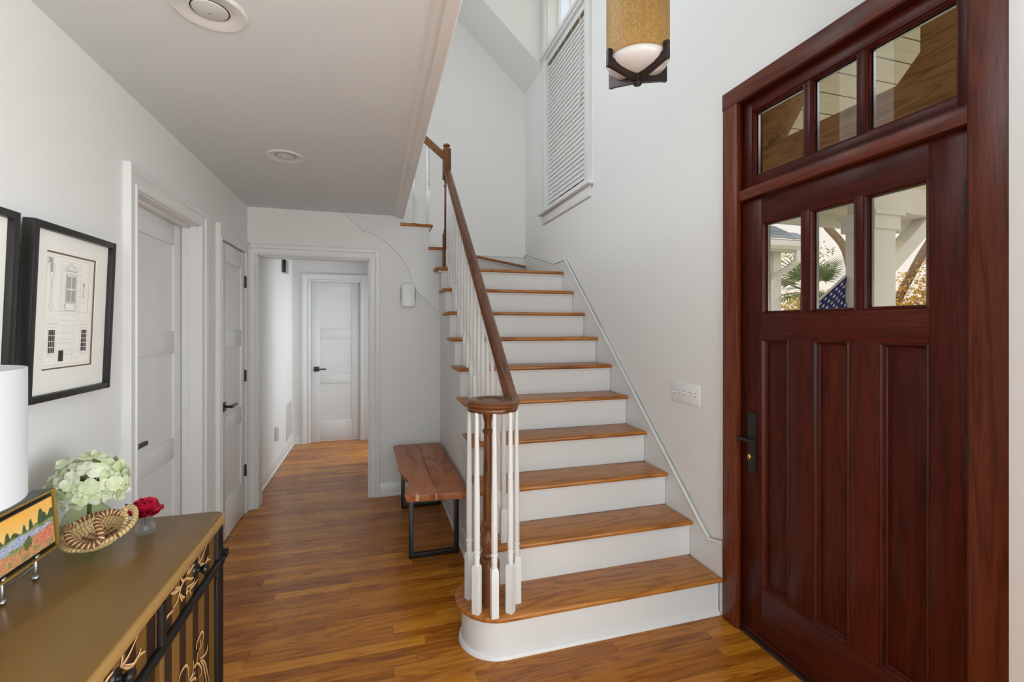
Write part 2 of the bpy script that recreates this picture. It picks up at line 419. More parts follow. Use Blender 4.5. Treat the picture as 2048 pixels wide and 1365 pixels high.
for b in ((XL, -0.80, -3.0, -2.9, 0, ZC), (1.52, XR, -3.0, -2.9, 0, ZC), (-0.80, 1.52, -3.0, -2.9, 0, 0.5), (-0.80, 1.52, -3.0, -2.9, 2.4, ZC+0.02)): box(bm, *b)
struct('wall_rear', bm, M['wall'], 'rear wall with wide windows behind the viewer', 'wall')
# living room opening on the right behind the viewer
bm = bmesh.new(); box(bm, a1, 3.4, 0.56, 0.68, -0.01, 2.6); box(bm, a1, 3.4, -2.75, -2.6, -0.01, 2.6); box(bm, a1, 3.4, -2.6, 0.56, 2.45, 2.6); box(bm, 3.4, 3.5, -2.75, 0.68, -0.01, 0.4); box(bm, 3.4, 3.5, -2.75, 0.68, 2.5, 2.6)
struct('wall_living_room', bm, M['wall'], 'bright living room with wide windows right of the viewer', 'wall')
bm = bmesh.new(); box(bm, a1-0.01, 3.4, -2.6, 0.56, -0.12, 0.0)
struct('floor_living_room', bm, M['oak'], 'oak floor of the living room', 'floor')
# hallway: end wall, right side wall with an opening to a bright room
HD = (-0.763, -0.163)
bm = bmesh.new()
box(bm, XL-0.12, HD[0], YE, YE+0.12, -0.01, ZC); box(bm, HD[1], 0.14, YE, YE+0.12, -0.01, ZC); box(bm, HD[0], HD[1], YE, YE+0.12, DH, ZC)
struct('wall_hall_end', bm, M['wall'], 'short wall around the door at the hallway end', 'wall')
bm = bmesh.new(); box(bm, 0.02, 0.12, YB+0.12, 5.30, -0.01, ZC); box(bm, 0.02, 0.12, 6.10, YE, -0.01, ZC); box(bm, 0.02, 0.12, 5.30, 6.10, 2.02, ZC)
struct('wall_hall_right', bm, M['wall'], 'right hallway wall with a bright side opening', 'wall')
bm = bmesh.new(); box(bm, 0.12, 1.2, 5.24, 5.28, 0, ZC); box(bm, 0.12, 1.2, 6.25, 6.3, 0, ZC); box(bm, 0.12, 1.2, 5.24, 6.3, ZC, ZC+0.05); box(bm, 0.12, 1.2, 5.24, 6.3, -0.05, 0); box(bm, 1.12, 1.2, 5.24, 6.3, 0, ZC)
struct('wall_side_room', bm, M['wall'], 'little bright room off the hallway', 'wall')

# ---- mouldings
CAS = [(0, 0), (0, 0.012), (0.006, 0.017), (0.014, 0.017), (0.018, 0.012), (0.040, 0.013), (0.052, 0.016), (0.058, 0.023), (0.084, 0.026), (0.088, 0.022), (0.088, 0)]
def casing(name, path, up, label, flip=False):
    bm = bmesh.new(); pr = [(-a, b) for a, b in CAS] if flip else CAS
    sweep(bm, pr, path, up)
    return tag(obj(name, bm, M['trim']), label, 'trim', kind='structure')
def u_path(axis, c, a, b, h):
    return [((c, a, 0) if axis == 'x' else (a, c, 0)), ((c, a, h) if axis == 'x' else (a, c, h)), ((c, b, h) if axis == 'x' else (b, c, h)), ((c, b, 0) if axis == 'x' else (b, c, 0))]
casing('trim_1', u_path('x', XL, D2[0], D2[1], DH), (1, 0, 0), 'white moulded casing around the recessed left door', True)
casing('trim_2', u_path('x', XL, D3[0], D3[1]-0.002, DH), (1, 0, 0), 'white moulded casing around the narrow closet door', True)
casing('trim_3', u_path('y', YB, HO[0], HO[1], HO[2]), (0, -1, 0), 'white moulded casing around the hallway opening', True)
casing('trim_4', u_path('y', YE, HD[0], HD[1], DH), (0, -1, 0), 'white moulded casing around the hallway end door', True)
# jamb linings
def jamb(name, label, boxes):
    bm = bmesh.new()
    for b in boxes: box(bm, *b)
    tag(obj(name, bm, M['trim']), label, 'trim', kind='structure')
jamb('trim_5', 'white jamb boards and stops of the recessed left door', [(XL-0.12, XL+0.001, D2[0], D2[0]+0.006, 0, DH), (XL-0.12, XL+0.001, D2[1]-0.006, D2[1], 0, DH), (XL-0.12, XL+0.001, D2[0], D2[1], DH-0.006, DH), (XL-0.078, XL-0.045, D2[1]-0.018, D2[1]-0.006, 0, DH), (XL-0.078, XL-0.045, D2[0], D2[1], DH-0.018, DH-0.006)])
jamb('trim_6', 'white jamb lining inside the hallway opening', [(HO[0], HO[0]+0.008, YB-0.001, YB+0.121, 0, HO[2]), (HO[1]-0.008, HO[1], YB-0.001, YB+0.121, 0, HO[2]), (HO[0], HO[1], YB-0.001, YB+0.121, HO[2]-0.008, HO[2])])
jamb('trim_7', 'white jamb boards of the hallway end door', [(HD[0], HD[0]+0.008, YE-0.001, YE+0.1, 0, DH), (HD[1]-0.008, HD[1], YE-0.001, YE+0.1, 0, DH), (HD[0], HD[1], YE-0.001, YE+0.1, DH-0.008, DH)])
BASE = [(0, 0), (0.024, 0), (0.024, 0.012), (0.014, 0.022), (0.014, 0.092), (0.010, 0.100), (0.009, 0.112), (0.004, 0.118), (0, 0.118)]
def baseboard(name, path, label, flip=False):
    bm = bmesh.new(); sweep(bm, [(-a, b) for a, b in BASE] if flip else BASE, path)
    tag(obj(name, bm, M['trim']), label, 'baseboard', kind='structure')
baseboard('baseboard_hall', [(XL, YB+0.125, 0), (XL, YE, 0), (HD[0]-0.088, YE, 0)], 'white baseboard along the hallway left wall')
baseboard('baseboard_back', [(HO[1]+0.088, YB, 0), (0.56, YB, 0), (0.56, 2.29, 0)], 'white baseboard behind and beside the bench')
baseboard('baseboard_left', [(XL, -2.9, 0), (XL, D2[0]-0.088, 0)], 'white baseboard behind the painted chest')
baseboard('baseboard_left_2', [(XL, D2[1]+0.088, 0), (XL, D3[0]-0.088, 0)], 'short white baseboard between the two left doors')
# moulding on the open edge of the low ceiling
EDGE = [(0, 0), (0.012, -0.004), (0.018, -0.012), (0.036, -0.012), (0.042, -0.020), (0.074, -0.020), (0.08, -0.012), (0.08, 0.30), (0.03, 0.30), (0.03, 0.0)]
bm = bmesh.new(); sweep(bm, EDGE, [(0.165, -3, ZC), (0.165, YB, ZC)])
tag(obj('trim_8', bm, M['trim']), 'white moulded edge where the low ceiling ends', 'trim', kind='structure')
bm = bmesh.new()
box(bm, -0.235, 0.168, YB-0.016, YB, ZC-0.020, ZC); box(bm, -0.075, 0.168, YB-0.022, YB, ZC-0.012, ZC)
tag(obj('trim_9', bm, M['trim'], bevel=0.002), 'white ceiling strip above the scalloped stair board', 'trim', kind='structure')

# ================================================================== staircase
stair = thing('staircase', 'white staircase with oak treads rising to a winder landing', 'staircase', (1.1, 1.95, 0))
SX0, SX1 = 0.56, 1.660
def arc(cx, cy, r, a0, a1, n): return [(cx+r*math.cos(R(a0+(a1-a0)*i/n)), cy+r*math.sin(R(a0+(a1-a0)*i/n))) for i in range(n+1)]
# starting step: curved riser body, shoe moulding, bullnose tread
CX, CY, CR = 0.555, 2.112, 0.167
def bull(off, xend, yback):
    r = CR+off
    return [(xend, CY-r)] + arc(CX, CY, r, 270, 90, 22) + [(0.66, CY+r), (0.66, yback), (xend, yback)]
bm = bmesh.new(); prism(bm, bull(0, SX1, 2.20), 'z', 0.0, RISE-0.026)
obj('riser', bm, M['trim'], stair, angle=50)
def round_slab(pts, z0, z1, r, mat_, name, parent, edges=None):
    bm = bmesh.new(); prism(bm, pts, 'z', z0, z1)
    bmesh.ops.recalc_face_normals(bm, faces=bm.faces[:])
    es = [e for e in bm.edges if abs(e.verts[0].co.z-e.verts[1].co.z) < 1e-6]
    bmesh.ops.bevel(bm, geom=es, offset=r, segments=3, affect='EDGES', profile=0.5)
    return obj(name, bm, mat_, parent, angle=50)
round_slab(bull(0.03, SX1, 2.19), RISE-0.026, RISE, 0.011, M['tread'], 'tread', stair)
sh = [(1.66, CY-CR)] + arc(CX, CY, CR, 270, 90, 22)
bm = bmesh.new(); sweep(bm, [(0, 0), (-0.014, 0), (-0.012, 0.010), (-0.006, 0.016), (0, 0.018)], [(x, y, 0) for x, y in sh])
obj('shoe_moulding', bm, M['trim'], stair, angle=50)
bm = bmesh.new(); sweep(bm, [(0, 0), (-0.013, 0), (-0.010, -0.008), (0, -0.016)], [(x, y, RISE-0.026) for x, y in sh])
obj('cove_moulding', bm, M['trim'], stair, angle=50)
# regular steps
def regular(k):
    nose = NOSE0+RUN*(k-1); ris = nose+0.03; z = RISE*k; nxt = ris+RUN
    boxo('riser', M['trim'], stair, (SX0, SX1, ris, ris+0.02, RISE*(k-1), z-0.024))
    pts = [(SX1, nose), (0.538, nose), (0.53, nose+0.008), (0.53, nxt+0.03), (SX0+0.002, nxt+0.03), (SX0+0.002, nxt+0.005), (SX1, nxt+0.005)]
    round_slab(pts, z-0.026, z, 0.011, M['tread'], 'tread', stair)
    bm = bmesh.new(); box(bm, SX0, SX1, ris-0.011, ris, z-0.040, z-0.026); box(bm, SX0-0.011, SX0, ris-0.011, nxt+0.01, z-0.040, z-0.026)
    obj('cove_moulding', bm, M['trim'], stair, bevel=0.004)
for k in range(2, 10): regular(k)
# step 10 and the winders
k = 10; nose = NOSE0+RUN*9; ris = nose+0.03
boxo('riser', M['trim'], stair, (SX0, SX1, ris, ris+0.02, RISE*9, RISE*10-0.024))
round_slab([(SX1, nose), (0.505, nose), (0.497, nose+0.008), (0.497, YB-0.002), (0.66, YB-0.002), (0.66, 4.12), (1.66, 5.05)], RISE*10-0.026, RISE*10, 0.011, M['tread'], 'tread', stair)
bm = bmesh.new(); box(bm, SX0, SX1, ris-0.011, ris, RISE*10-0.040, RISE*10-0.026); box(bm, SX0-0.035, SX0, ris-0.011, YB-0.01, RISE*10-0.040, RISE*10-0.026); obj('cove_moulding', bm, M['trim'], stair, bevel=0.004)
w0, w1 = Vector((0.60, 4.135, 0)), Vector((1.66, 5.045, 0))
d = (w1-w0).normalized(); nr = Vector((-d.y, d.x, 0))
def off(p, s): q = p+nr*s; return (q.x, q.y)
z = RISE*11
bm = bmesh.new(); prism(bm, [off(w0, 0.03), off(w1, 0.03), off(w1, 0.05), off(w0, 0.05)], 'z', RISE*10, z-0.024); obj('riser', bm, M['trim'], stair)
round_slab([off(w1, 0), (0.642, 4.160), (0.645, 4.09), (0.455, 4.09), (0.455, 5.118), (1.60, 5.118)], z-0.026, z, 0.011, M['tread'], 'tread', stair)
bm = bmesh.new(); prism(bm, [off(w0, 0.018), off(w1, 0.018), off(w1, 0.03), off(w0, 0.03)], 'z', z-0.040, z-0.026); box(bm, 0.47, 0.60, 4.108, YB, z-0.040, z-0.026); obj('cove_moulding', bm, M['trim'], stair)
for k, xn, xb in ((12, 0.496, 0.215), (13, 0.268, -0.02)):
    z = RISE*k
    boxo('riser', M['trim'], stair, (xn-0.05, xn-0.03, YB+0.002, YF, RISE*(k-1), z-0.024))
    round_slab([(xn, 4.098), (xn-0.008, 4.09), (xb, 4.09), (xb, YF-0.002), (xn, YF-0.002)], z-0.026, z, 0.011, M['tread'], 'tread', stair)
    bm = bmesh.new(); box(bm, xb+0.02, xn-0.018, 4.108, YB, z-0.042, z-0.026); box(bm, xn-0.03, xn-0.018, YB, YF, z-0.042, z-0.026); obj('cove_moulding', bm, M['trim'], stair)
boxo('riser', M['trim'], stair, (0.0, 0.02, YB+0.002, YF, RISE*13, RISE*14))
boxo('upper_floor_edge', M['tread'], stair, (-0.92, 0.05, YB+0.13, YF, RISE*14-0.03, RISE*14))
# scalloped finish board on the back wall and the flight side
SCB = [(-0.222, 2.385), (-0.15, 2.32), (-0.096, 2.262), (-0.02, 2.242), (0.05, 2.208), (0.12, 2.16), (0.19, 2.095), (0.25, 2.02), (0.30, 1.93), (0.335, 1.80), (0.345, 1.775), (0.53, 1.60), (0.56, 1.572)]
bm = bmesh.new(); prism(bm, SCB + [(0.56, 2.112), (0.462, 2.112), (0.462, 2.308), (0.236, 2.308), (0.236, 2.385)], 'y', YB-0.008, YB)
obj('scalloped_board', bm, M['trim'], stair)
bm = bmesh.new(); sweep(bm, [(0, 0), (0, 0.013), (0.006, 0.013), (0.008, 0.008), (0.008, 0)], [(x, YB, z_) for x, z_ in SCB], (0, -1, 0)); obj('board_bead', bm, M['trim'], stair)
bm = bmesh.new(); pts = []
for k in range(3, 11):
    y0 = NOSE0+0.03+RUN*(k-1); pts += [(y0+0.002, RISE*(k-1)-0.028), (y0+0.002, RISE*k-0.028)]
sl = RISE/RUN
pts += [(YB-0.008, RISE*10-0.028), (YB-0.008, 1.572), (YB-0.008-1.55, 1.572-1.55*sl)]
prism(bm, pts, 'x', 0.553, 0.56); obj('stringer_board', bm, M['trim'], stair)
# skirt board on the right wall with its cap moulding
SK = [(1.930, 0.372), (2.012, 0.352), (2.10, 0.43), (3.905, 2.066), (4.173, 2.062), (4.979, 2.272), (5.10, 2.262)]
bm = bmesh.new()
lower = []
for k in range(1, 11):
    y0 = NOSE0+0.05+RUN*(k-1); lower += [(y0, max(0.0, RISE*(k-1)-0.02)), (y0, RISE*k-0.02)]
low = [(1.93, 0.18), (2.15, 0.18), (3.93, 1.74), (4.20, 1.90), (5.11, 2.10)]
prism(bm, SK + low[::-1], 'x', XR-0.016, XR); obj('skirt_board', bm, M['trim'], stair)
bm = bmesh.new(); sweep(bm, [(0, 0), (0, 0.021), (-0.007, 0.026), (-0.016, 0.024), (-0.022, 0.012), (-0.022, 0)], [(XR, y, z_) for y, z_ in SK], (-1, 0, 0)); obj('skirt_cap', bm, M['trim'], stair)
bm = bmesh.new(); box(bm, XR-0.014, XR, 1.925, 1.945, 0, 0.36); obj('skirt_end', bm, M['trim'], stair)
bm = bmesh.new(); box(bm, 0.02, XR, YF-0.014, YF, 2.10, 2.250); box(bm, 0.02, XR, YF-0.02, YF, 2.238, 2.255); obj('winder_baseboard', bm, M['trim'], stair, bevel=0.003)

# ================================================================== balustrade
rail = thing('stair_balustrade', 'oak handrail with scrolled end, turned newels and white balusters', 'railing', (0.6, 2.0, 0.2))
RX = 0.608
RP = [(-0.021, 0), (0.021, 0), (0.024, 0.010), (0.022, 0.017), (0.031, 0.026), (0.032, 0.036), (0.024, 0.046), (0.010, 0.052), (-0.010, 0.052), (-0.024, 0.046), (-0.032, 0.036), (-0.031, 0.026), (-0.022, 0.017), (-0.024, 0.010)]
VZ = 1.052
VC = (0.498, 2.045)
def rail_z(y): return 1.528-0.052 + 0.862*(y-2.538)      # underside of the sloped rail
path = []
YS = 2.125
for i in range(13): path.append((RX, 4.03-(4.03-YS)*i/12, rail_z(4.03-(4.03-YS)*i/12)))
VC = (0.516, 2.050); R0 = RX-VC[0]; EL = 0.130         # the rail eases down and curls into a level scroll
z0 = path[-1][2]; VZ = z0-0.862*EL/2
def ease(s_): s_ = min(s_, EL); return z0-0.862*(s_-s_*s_/(2*EL))
sp = [(RX, YS-(YS-VC[1])*i/5, ease((YS-VC[1])*i/5)) for i in range(1, 6)]
for i in range(1, 74):
    dg = i*7.2; th = -R(dg); r = R0 if dg < 230 else R0-0.046*((dg-230)/296)
    sp.append((VC[0]+r*math.cos(th), VC[1]+r*math.sin(th), ease(YS-VC[1]+R0*R(dg))))
bm = bmesh.new(); sweep(bm, RP, path+sp); obj('handrail', bm, M['rail'], rail, angle=40)
bm = bmesh.new(); lathe(bm, [(0.0, 0.0), (0.040, 0.0), (0.044, 0.010), (0.040, 0.018), (0.044, 0.03), (0.040, 0.045), (0.0, 0.049)], 24, (VC[0], VC[1], VZ)); obj('scroll_eye', bm, M['oak_z'], rail)
# lower turned newel
def sq_loop(h, z, cx=0, cy=0, rot=0.0, n=16):
    out = []
    for i in range(n):
        a = 2*math.pi*i/n; c_, s_ = math.cos(a), math.sin(a); m_ = h/max(abs(c_), abs(s_))
        x_, y_ = m_*c_, m_*s_
        out.append((cx+x_*math.cos(rot)-y_*math.sin(rot), cy+x_*math.sin(rot)+y_*math.cos(rot), z))
    return out
def ci_loop(r, z, cx=0, cy=0, rot=0.0, n=16):
    return [(cx+r*math.cos(2*math.pi*i/n+rot), cy+r*math.sin(2*math.pi*i/n+rot), z) for i in range(n)]
nx, ny = 0.497, 2.062
prof = [(0.040, 0.395, 's')]
bm = bmesh.new()
lp = [sq_loop(0.0385, RISE, nx, ny, R(20)), sq_loop(0.0385, 0.385, nx, ny, R(20))]
for r, z_ in ((0.036, 0.392), (0.026, 0.396), (0.031, 0.404), (0.030, 0.412), (0.023, 0.42), (0.028, 0.435), (0.033, 0.455), (0.031, 0.48), (0.022, 0.51), (0.020, 0.53), (0.028, 0.545), (0.030, 0.555), (0.022, 0.565), (0.0235, 0.60), (0.019, 0.90), (0.018, 0.955), (0.024, 0.962), (0.025, 0.972), (0.017, 0.98), (0.017, 1.01), (0.030, VZ-0.002)):
    lp.append(ci_loop(r, z_, nx, ny, R(20)))
loft(bm, lp); obj('newel_post', bm, M['oak_z'], rail)
# upper newel
nx, ny = 0.606, 4.045
bm = bmesh.new(); lp = [sq_loop(0.033, 1.95, nx, ny), sq_loop(0.033, 2.25, nx, ny)]
for r, z_ in ((0.030, 2.262), (0.022, 2.27), (0.026, 2.275), (0.026, 2.29), (0.020, 2.30), (0.021, 2.32), (0.019, 2.66), (0.024, 2.665), (0.024, 2.68), (0.018, 2.69), (0.022, 2.715), (0.026, 2.722)): lp.append(ci_loop(r, z_, nx, ny))
lp += [sq_loop(0.031, 2.73, nx, ny), sq_loop(0.034, 2.74, nx, ny), sq_loop(0.034, 2.985, nx, ny), sq_loop(0.028, 2.995, nx, ny)]
for r, z_ in ((0.016, 3.0), (0.018, 3.008), (0.030, 3.018), (0.030, 3.028), (0.020, 3.036), (0.006, 3.04)): lp.append(ci_loop(r, z_, nx, ny))
loft(bm, lp); obj('newel_post', bm, M['oak_z'], rail)
# upper rail to the next floor
bm = bmesh.new(); us = 0.80; x0 = 0.575
sweep(bm, [(-a, b) for a, b in RP], [(x0, 4.05, 2.905), (-0.9, 4.05, 2.905+(x0+0.9)*us)]); obj('handrail', bm, M['rail'], rail, angle=40)
# balusters
def baluster_mesh(sq, H, rot=0.0, name='baluster'):
    bm = bmesh.new(); h = 0.0158
    lp = [sq_loop(h, 0, rot=rot), sq_loop(h, sq-0.012, rot=rot), sq_loop(h*0.8, sq-0.002, rot=rot)]
    for r, dz in ((0.0125, 0.0), (0.0130, 0.004), (0.0120, 0.014), (0.0140, 0.030), (0.0130, 0.042), (0.0115, 0.046), (0.0155, 0.050), (0.0155, 0.058), (0.0115, 0.062), (0.0140, 0.070)): lp.append(ci_loop(r, sq+dz, rot=rot))
    lp.append(ci_loop(0.0140, sq+0.25, rot=rot)); lp.append(ci_loop(0.0085, H, rot=rot))
    loft(bm, lp); me = finish(bm, name); me.materials.append(M['trim']); return me
def add_bal(me, x, y, z): 
    o = obj('baluster', me, None, rail); o.location = (x, y, z); return o
for x, y, rt in ((0.429, 1.984, 45), (0.496, 1.936, 0), (0.572, 1.950, 45), (0.618, 2.012, 10), (0.420, 2.105, 20)):
    add_bal(baluster_mesh(0.212, VZ-RISE+0.004, R(rt)), x, y, RISE)
mf = mb = None
for k in range(2, 11):
    nose = NOSE0+RUN*(k-1)
    for j, dy in enumerate((0.055, 0.165)):
        if k == 10 and j: continue
        y_ = nose+dy; H = rail_z(y_)-RISE*k+0.004
        if k >= 3 and j == 0:
            mf = mf or baluster_mesh(0.165, H); me = mf
        elif k >= 3:
            mb = mb or baluster_mesh(0.215, H); me = mb
        else: me = baluster_mesh((0.165, 0.215)[j], H)
        add_bal(me, RX, y_, RISE*k)
for x in (0.337, 0.451):
    zz = 2.905+(x0-x)*us
    add_bal(baluster_mesh(0.30, zz-RISE*12+0.006), x, 4.105, RISE*12)

# ================================================================== front door and transom
door = thing('door_1', 'dark mahogany front door with three glazed lights and three panels', 'door', (1.70, 1.38, 0), kind='structure')
FX = 1.690                                    # room-side face of the door
DY0, DY1, DZ0, DZ1 = 0.926, 1.828, 0.012, 2.034
def slab(name, m, parent, y0, y1, z0, z1, x0=FX, x1=FX+0.045, bevel=0.0015):
    return boxo(name, m, parent, (x0, x1, y0, y1, z0, z1), bevel)
LY = (1.039, 1.705); LZ = (1.500, 1.917)
slab('stile', M['mah_z'], door, DY0, LY[0]-0.0005, DZ0, DZ1); slab('stile', M['mah_z'], door, LY[1]+0.0005, DY1, DZ0, DZ1)
slab('rail', M['mah_y'], door, LY[0], LY[1], LZ[1], DZ1-0.001); slab('rail', M['mah_y'], door, LY[0], LY[1], 1.386, LZ[0]); slab('rail', M['mah_y'], door, LY[0], LY[1], DZ0+0.001, 0.252)
PN = ((1.191, 1.040), (1.445, 1.299), (1.706, 1.562))
PN = tuple((min(p), max(p)) for p in PN)
slab('stile', M['mah_z'], door, PN[0][1], PN[1][0], 0.252, 1.386); slab('stile', M['mah_z'], door, PN[1][1], PN[2][0], 0.252, 1.386)
def ring(name, m, parent, y0, y1, z0, z1, prof, x=FX):
    bm = bmesh.new(); pts = [(x, y0, z0), (x, y0, z1), (x, y1, z1), (x, y1, z0)]
    for i in range(4):
        a, b = Vector(pts[i]), Vector(pts[(i+1) % 4])
    P = [Vector(p) for p in pts]; n = 4; rings = []
    cy, cz = (y0+y1)/2, (z0+z1)/2
    for p in P:
        sy, sz = (1 if p.y < cy else -1), (1 if p.z < cz else -1)
        rings.append([bm.verts.new((x+b_, p.y+sy*a_, p.z+sz*a_)) for a_, b_ in prof])
    m_ = len(prof)
    for i in range(4):
        for k in range(m_):
            bm.faces.new((rings[i][k], rings[i][(k+1) % m_], rings[(i+1) % 4][(k+1) % m_], rings[(i+1) % 4][k]))
    return obj(name, bm, m, parent)
PM = [(0, 0.001), (0.004, -0.003), (0.009, 0.002), (0.013, 0.014), (0.018, 0.017), (0.018, 0.03), (0, 0.03)]
for y0, y1 in PN:
    p = slab('panel', M['mah_z'], door, y0+0.001, y1-0.001, 0.253, 1.385, FX+0.018, FX+0.034)
    ring('panel_moulding', M['mah_z'], p, y0, y1, 0.252, 1.386, PM)
# glazed lights: muntins, stops, panes
PL = ((1.242, 1.053), (1.459, 1.277), (1.682, 1.499))
slab('muntin', M['mah_z'], door, 1.246, 1.273, LZ[0], LZ[1]); slab('muntin', M['mah_z'], door, 1.463, 1.495, LZ[0], LZ[1])
GY = ((LY[0], 1.246), (1.273, 1.463), (1.495, LY[1]))
GM = [(0, 0.001), (0.005, -0.002), (0.011, 0.004), (0.013, 0.012), (0.013, 0.016), (0, 0.016)]
for y0, y1 in GY:
    g = slab('glass_pane', M['glass'], door, y0+0.004, y1-0.004, LZ[0]+0.004, LZ[1]-0.004, FX+0.019, FX+0.022, 0)
    ring('glazing_stop', M['mah_z'], g, y0, y1, LZ[0], LZ[1], GM)
    ring('glazing_spacer', M['steel'], g, y0+0.006, y1-0.006, LZ[0]+0.006, LZ[1]-0.006, [(0, 0.022), (0.008, 0.022), (0.008, 0.034), (0, 0.034)])
    ring('outer_stop', M['mah_z'], g, y0, y1, LZ[0], LZ[1], [(0, 0.034), (0.012, 0.034), (0.006, 0.045), (0, 0.045)])
# hinges
for z_ in (1.053, 1.812, 0.30):
    h = bmesh.new()
    for i in range(5): lathe(h, [(0.0005, 0), (0.0075, 0.0005), (0.0075, 0.0265), (0.0005, 0.027)], 12, (1.676, 0.930, z_-0.07+i*0.028))
    box(h, 1.674, 1.692, 0.929, 0.9375, z_-0.07, z_+0.07)
    tag(obj('hinge', h, M['black'], door), 'black five-knuckle hinge')
# lever set
es = boxo('lock_plate', M['black'], door, (1.681, 1.690, 1.731, 1.779, 0.765, 1.042), 0.002)
bm = bmesh.new(); tube(bm, [(1.683, 1.755, 0.918), (1.660, 1.755, 0.918)], 0.011, 14); lathe_b = bm
tube(bm, [(1.645, 1.80, 0.9185), (1.645, 1.69, 0.9185)], 0.0075, 12); tube(bm, [(1.665, 1.755, 0.918), (1.645, 1.755, 0.918)], 0.009, 12)
obj('lever', bm, M['black'], es)
bm = bmesh.new(); tube(bm, [(1.682, 1.755, 0.838), (1.672, 1.755, 0.838)], 0.009, 14); bmesh.ops.create_uvsphere(bm, u_segments=14, v_segments=8, radius=0.016, matrix=Matrix.Translation((1.668, 1.757, 0.838)) @ Matrix.Diagonal((0.3, 0.55, 1.0, 1.0)))
obj('thumb_turn', bm, M['brass'], es)
boxo('edge_strip', M['mah_y'], door, (FX-0.006, FX+0.03, DY0, DY1, 0.012, 0.03), 0.002)

# transom window above the door
tr = thing('window_1', 'mahogany transom window of three panes above the front door', 'window', (1.70, 1.38, 2.08), kind='structure')
TY, TZ = (0.928, 1.822), (2.104, 2.502)
OY, OZ = (0.966, 1.769), (2.139, 2.449)
slab('stile', M['mah_z'], tr, TY[0], OY[0], TZ[0], TZ[1], 1.696, 1.74); slab('stile', M['mah_z'], tr, OY[1], TY[1], TZ[0], TZ[1], 1.696, 1.74)
slab('rail', M['mah_y'], tr, OY[0], OY[1], TZ[0], OZ[0], 1.696, 1.74); slab('rail', M['mah_y'], tr, OY[0], OY[1], OZ[1], TZ[1], 1.696, 1.74)
slab('muntin', M['mah_z'], tr, 1.247, 1.272, OZ[0], OZ[1], 1.700, 1.74); slab('muntin', M['mah_z'], tr, 1.468, 1.493, OZ[0], OZ[1], 1.700, 1.74)
for y0, y1 in ((OY[0], 1.247), (1.272, 1.468), (1.493, OY[1])):
    g = slab('glass_pane', M['glass'], tr, y0+0.004, y1-0.004, OZ[0]+0.004, OZ[1]-0.004, 1.718, 1.721, 0)
    ring('glazing_stop', M['mah_z'], g, y0, y1, OZ[0], OZ[1], [(0, 0.002), (0.006, 0.0), (0.011, 0.008), (0.011, 0.016), (0, 0.016)], 1.700)
    ring('glazing_spacer', M['steel'], g, y0+0.006, y1-0.006, OZ[0]+0.006, OZ[1]-0.006, [(0, 0.022), (0.008, 0.022), (0.008, 0.034), (0, 0.034)], 1.700)
# door frame: jambs, transom bar, casing, threshold
fr = thing('trim_10', 'flat mahogany casing and frame around the front door', 'trim', (1.66, 1.38, 0), kind='structure')
CX0 = 1.656
boxo('casing_board', M['cas_z'], fr, (CX0, 1.679, 1.820, 1.912, 0, 2.508), 0.0015)
boxo('casing_board', M['cas_z'], fr, (CX0, 1.679, 0.780, 0.918, 0, 2.508), 0.0015)
boxo('casing_head', M['cas_y'], fr, (CX0, 1.679, 0.780, 1.915, 2.509, 2.590), 0.0015)
boxo('jamb', M['mah_z'], fr, (1.660, 1.82, 1.829, 1.845, 0, 2.52), 0.001)
boxo('jamb', M['mah_z'], fr, (1.660, 1.82, 0.905, 0.924, 0, 2.52), 0.001)
boxo('head_jamb', M['mah_y'], fr, (1.660, 1.82, 0.924, 1.829, 2.504, 2.525), 0.001)
boxo('transom_bar', M['cas_y'], fr, (1.664, 1.82, 0.924, 1.829, 2.038, 2.086), 0.0015)
boxo('transom_stop', M['mah_y'], fr, (1.690, 1.82, 0.924, 1.829, 2.0865, 2.103), 0.001)
bm = bmesh.new(); box(bm, 1.700, 1.712, 0.924, 1.829, 2.502, 2.508); obj('head_stop', bm, M['mah_y'], fr)
sp = boxo('strike_plate', M['black'], fr, (1.664, 1.688, 1.8265, 1.829, 0.80, 1.03), 0.001)
boxo('strike_hole', M['brass'], sp, (1.670, 1.682, 1.8258, 1.8266, 0.955, 0.985))
boxo('strike_hole', M['brass'], sp, (1.670, 1.682, 1.8258, 1.8266, 0.885, 0.897))
boxo('threshold', mat('threshold', (0.03, 0.018, 0.012, 1), 0.4), fr, (1.668, 1.82, 0.905, 1.845, -0.012, 0.010), 0.004)

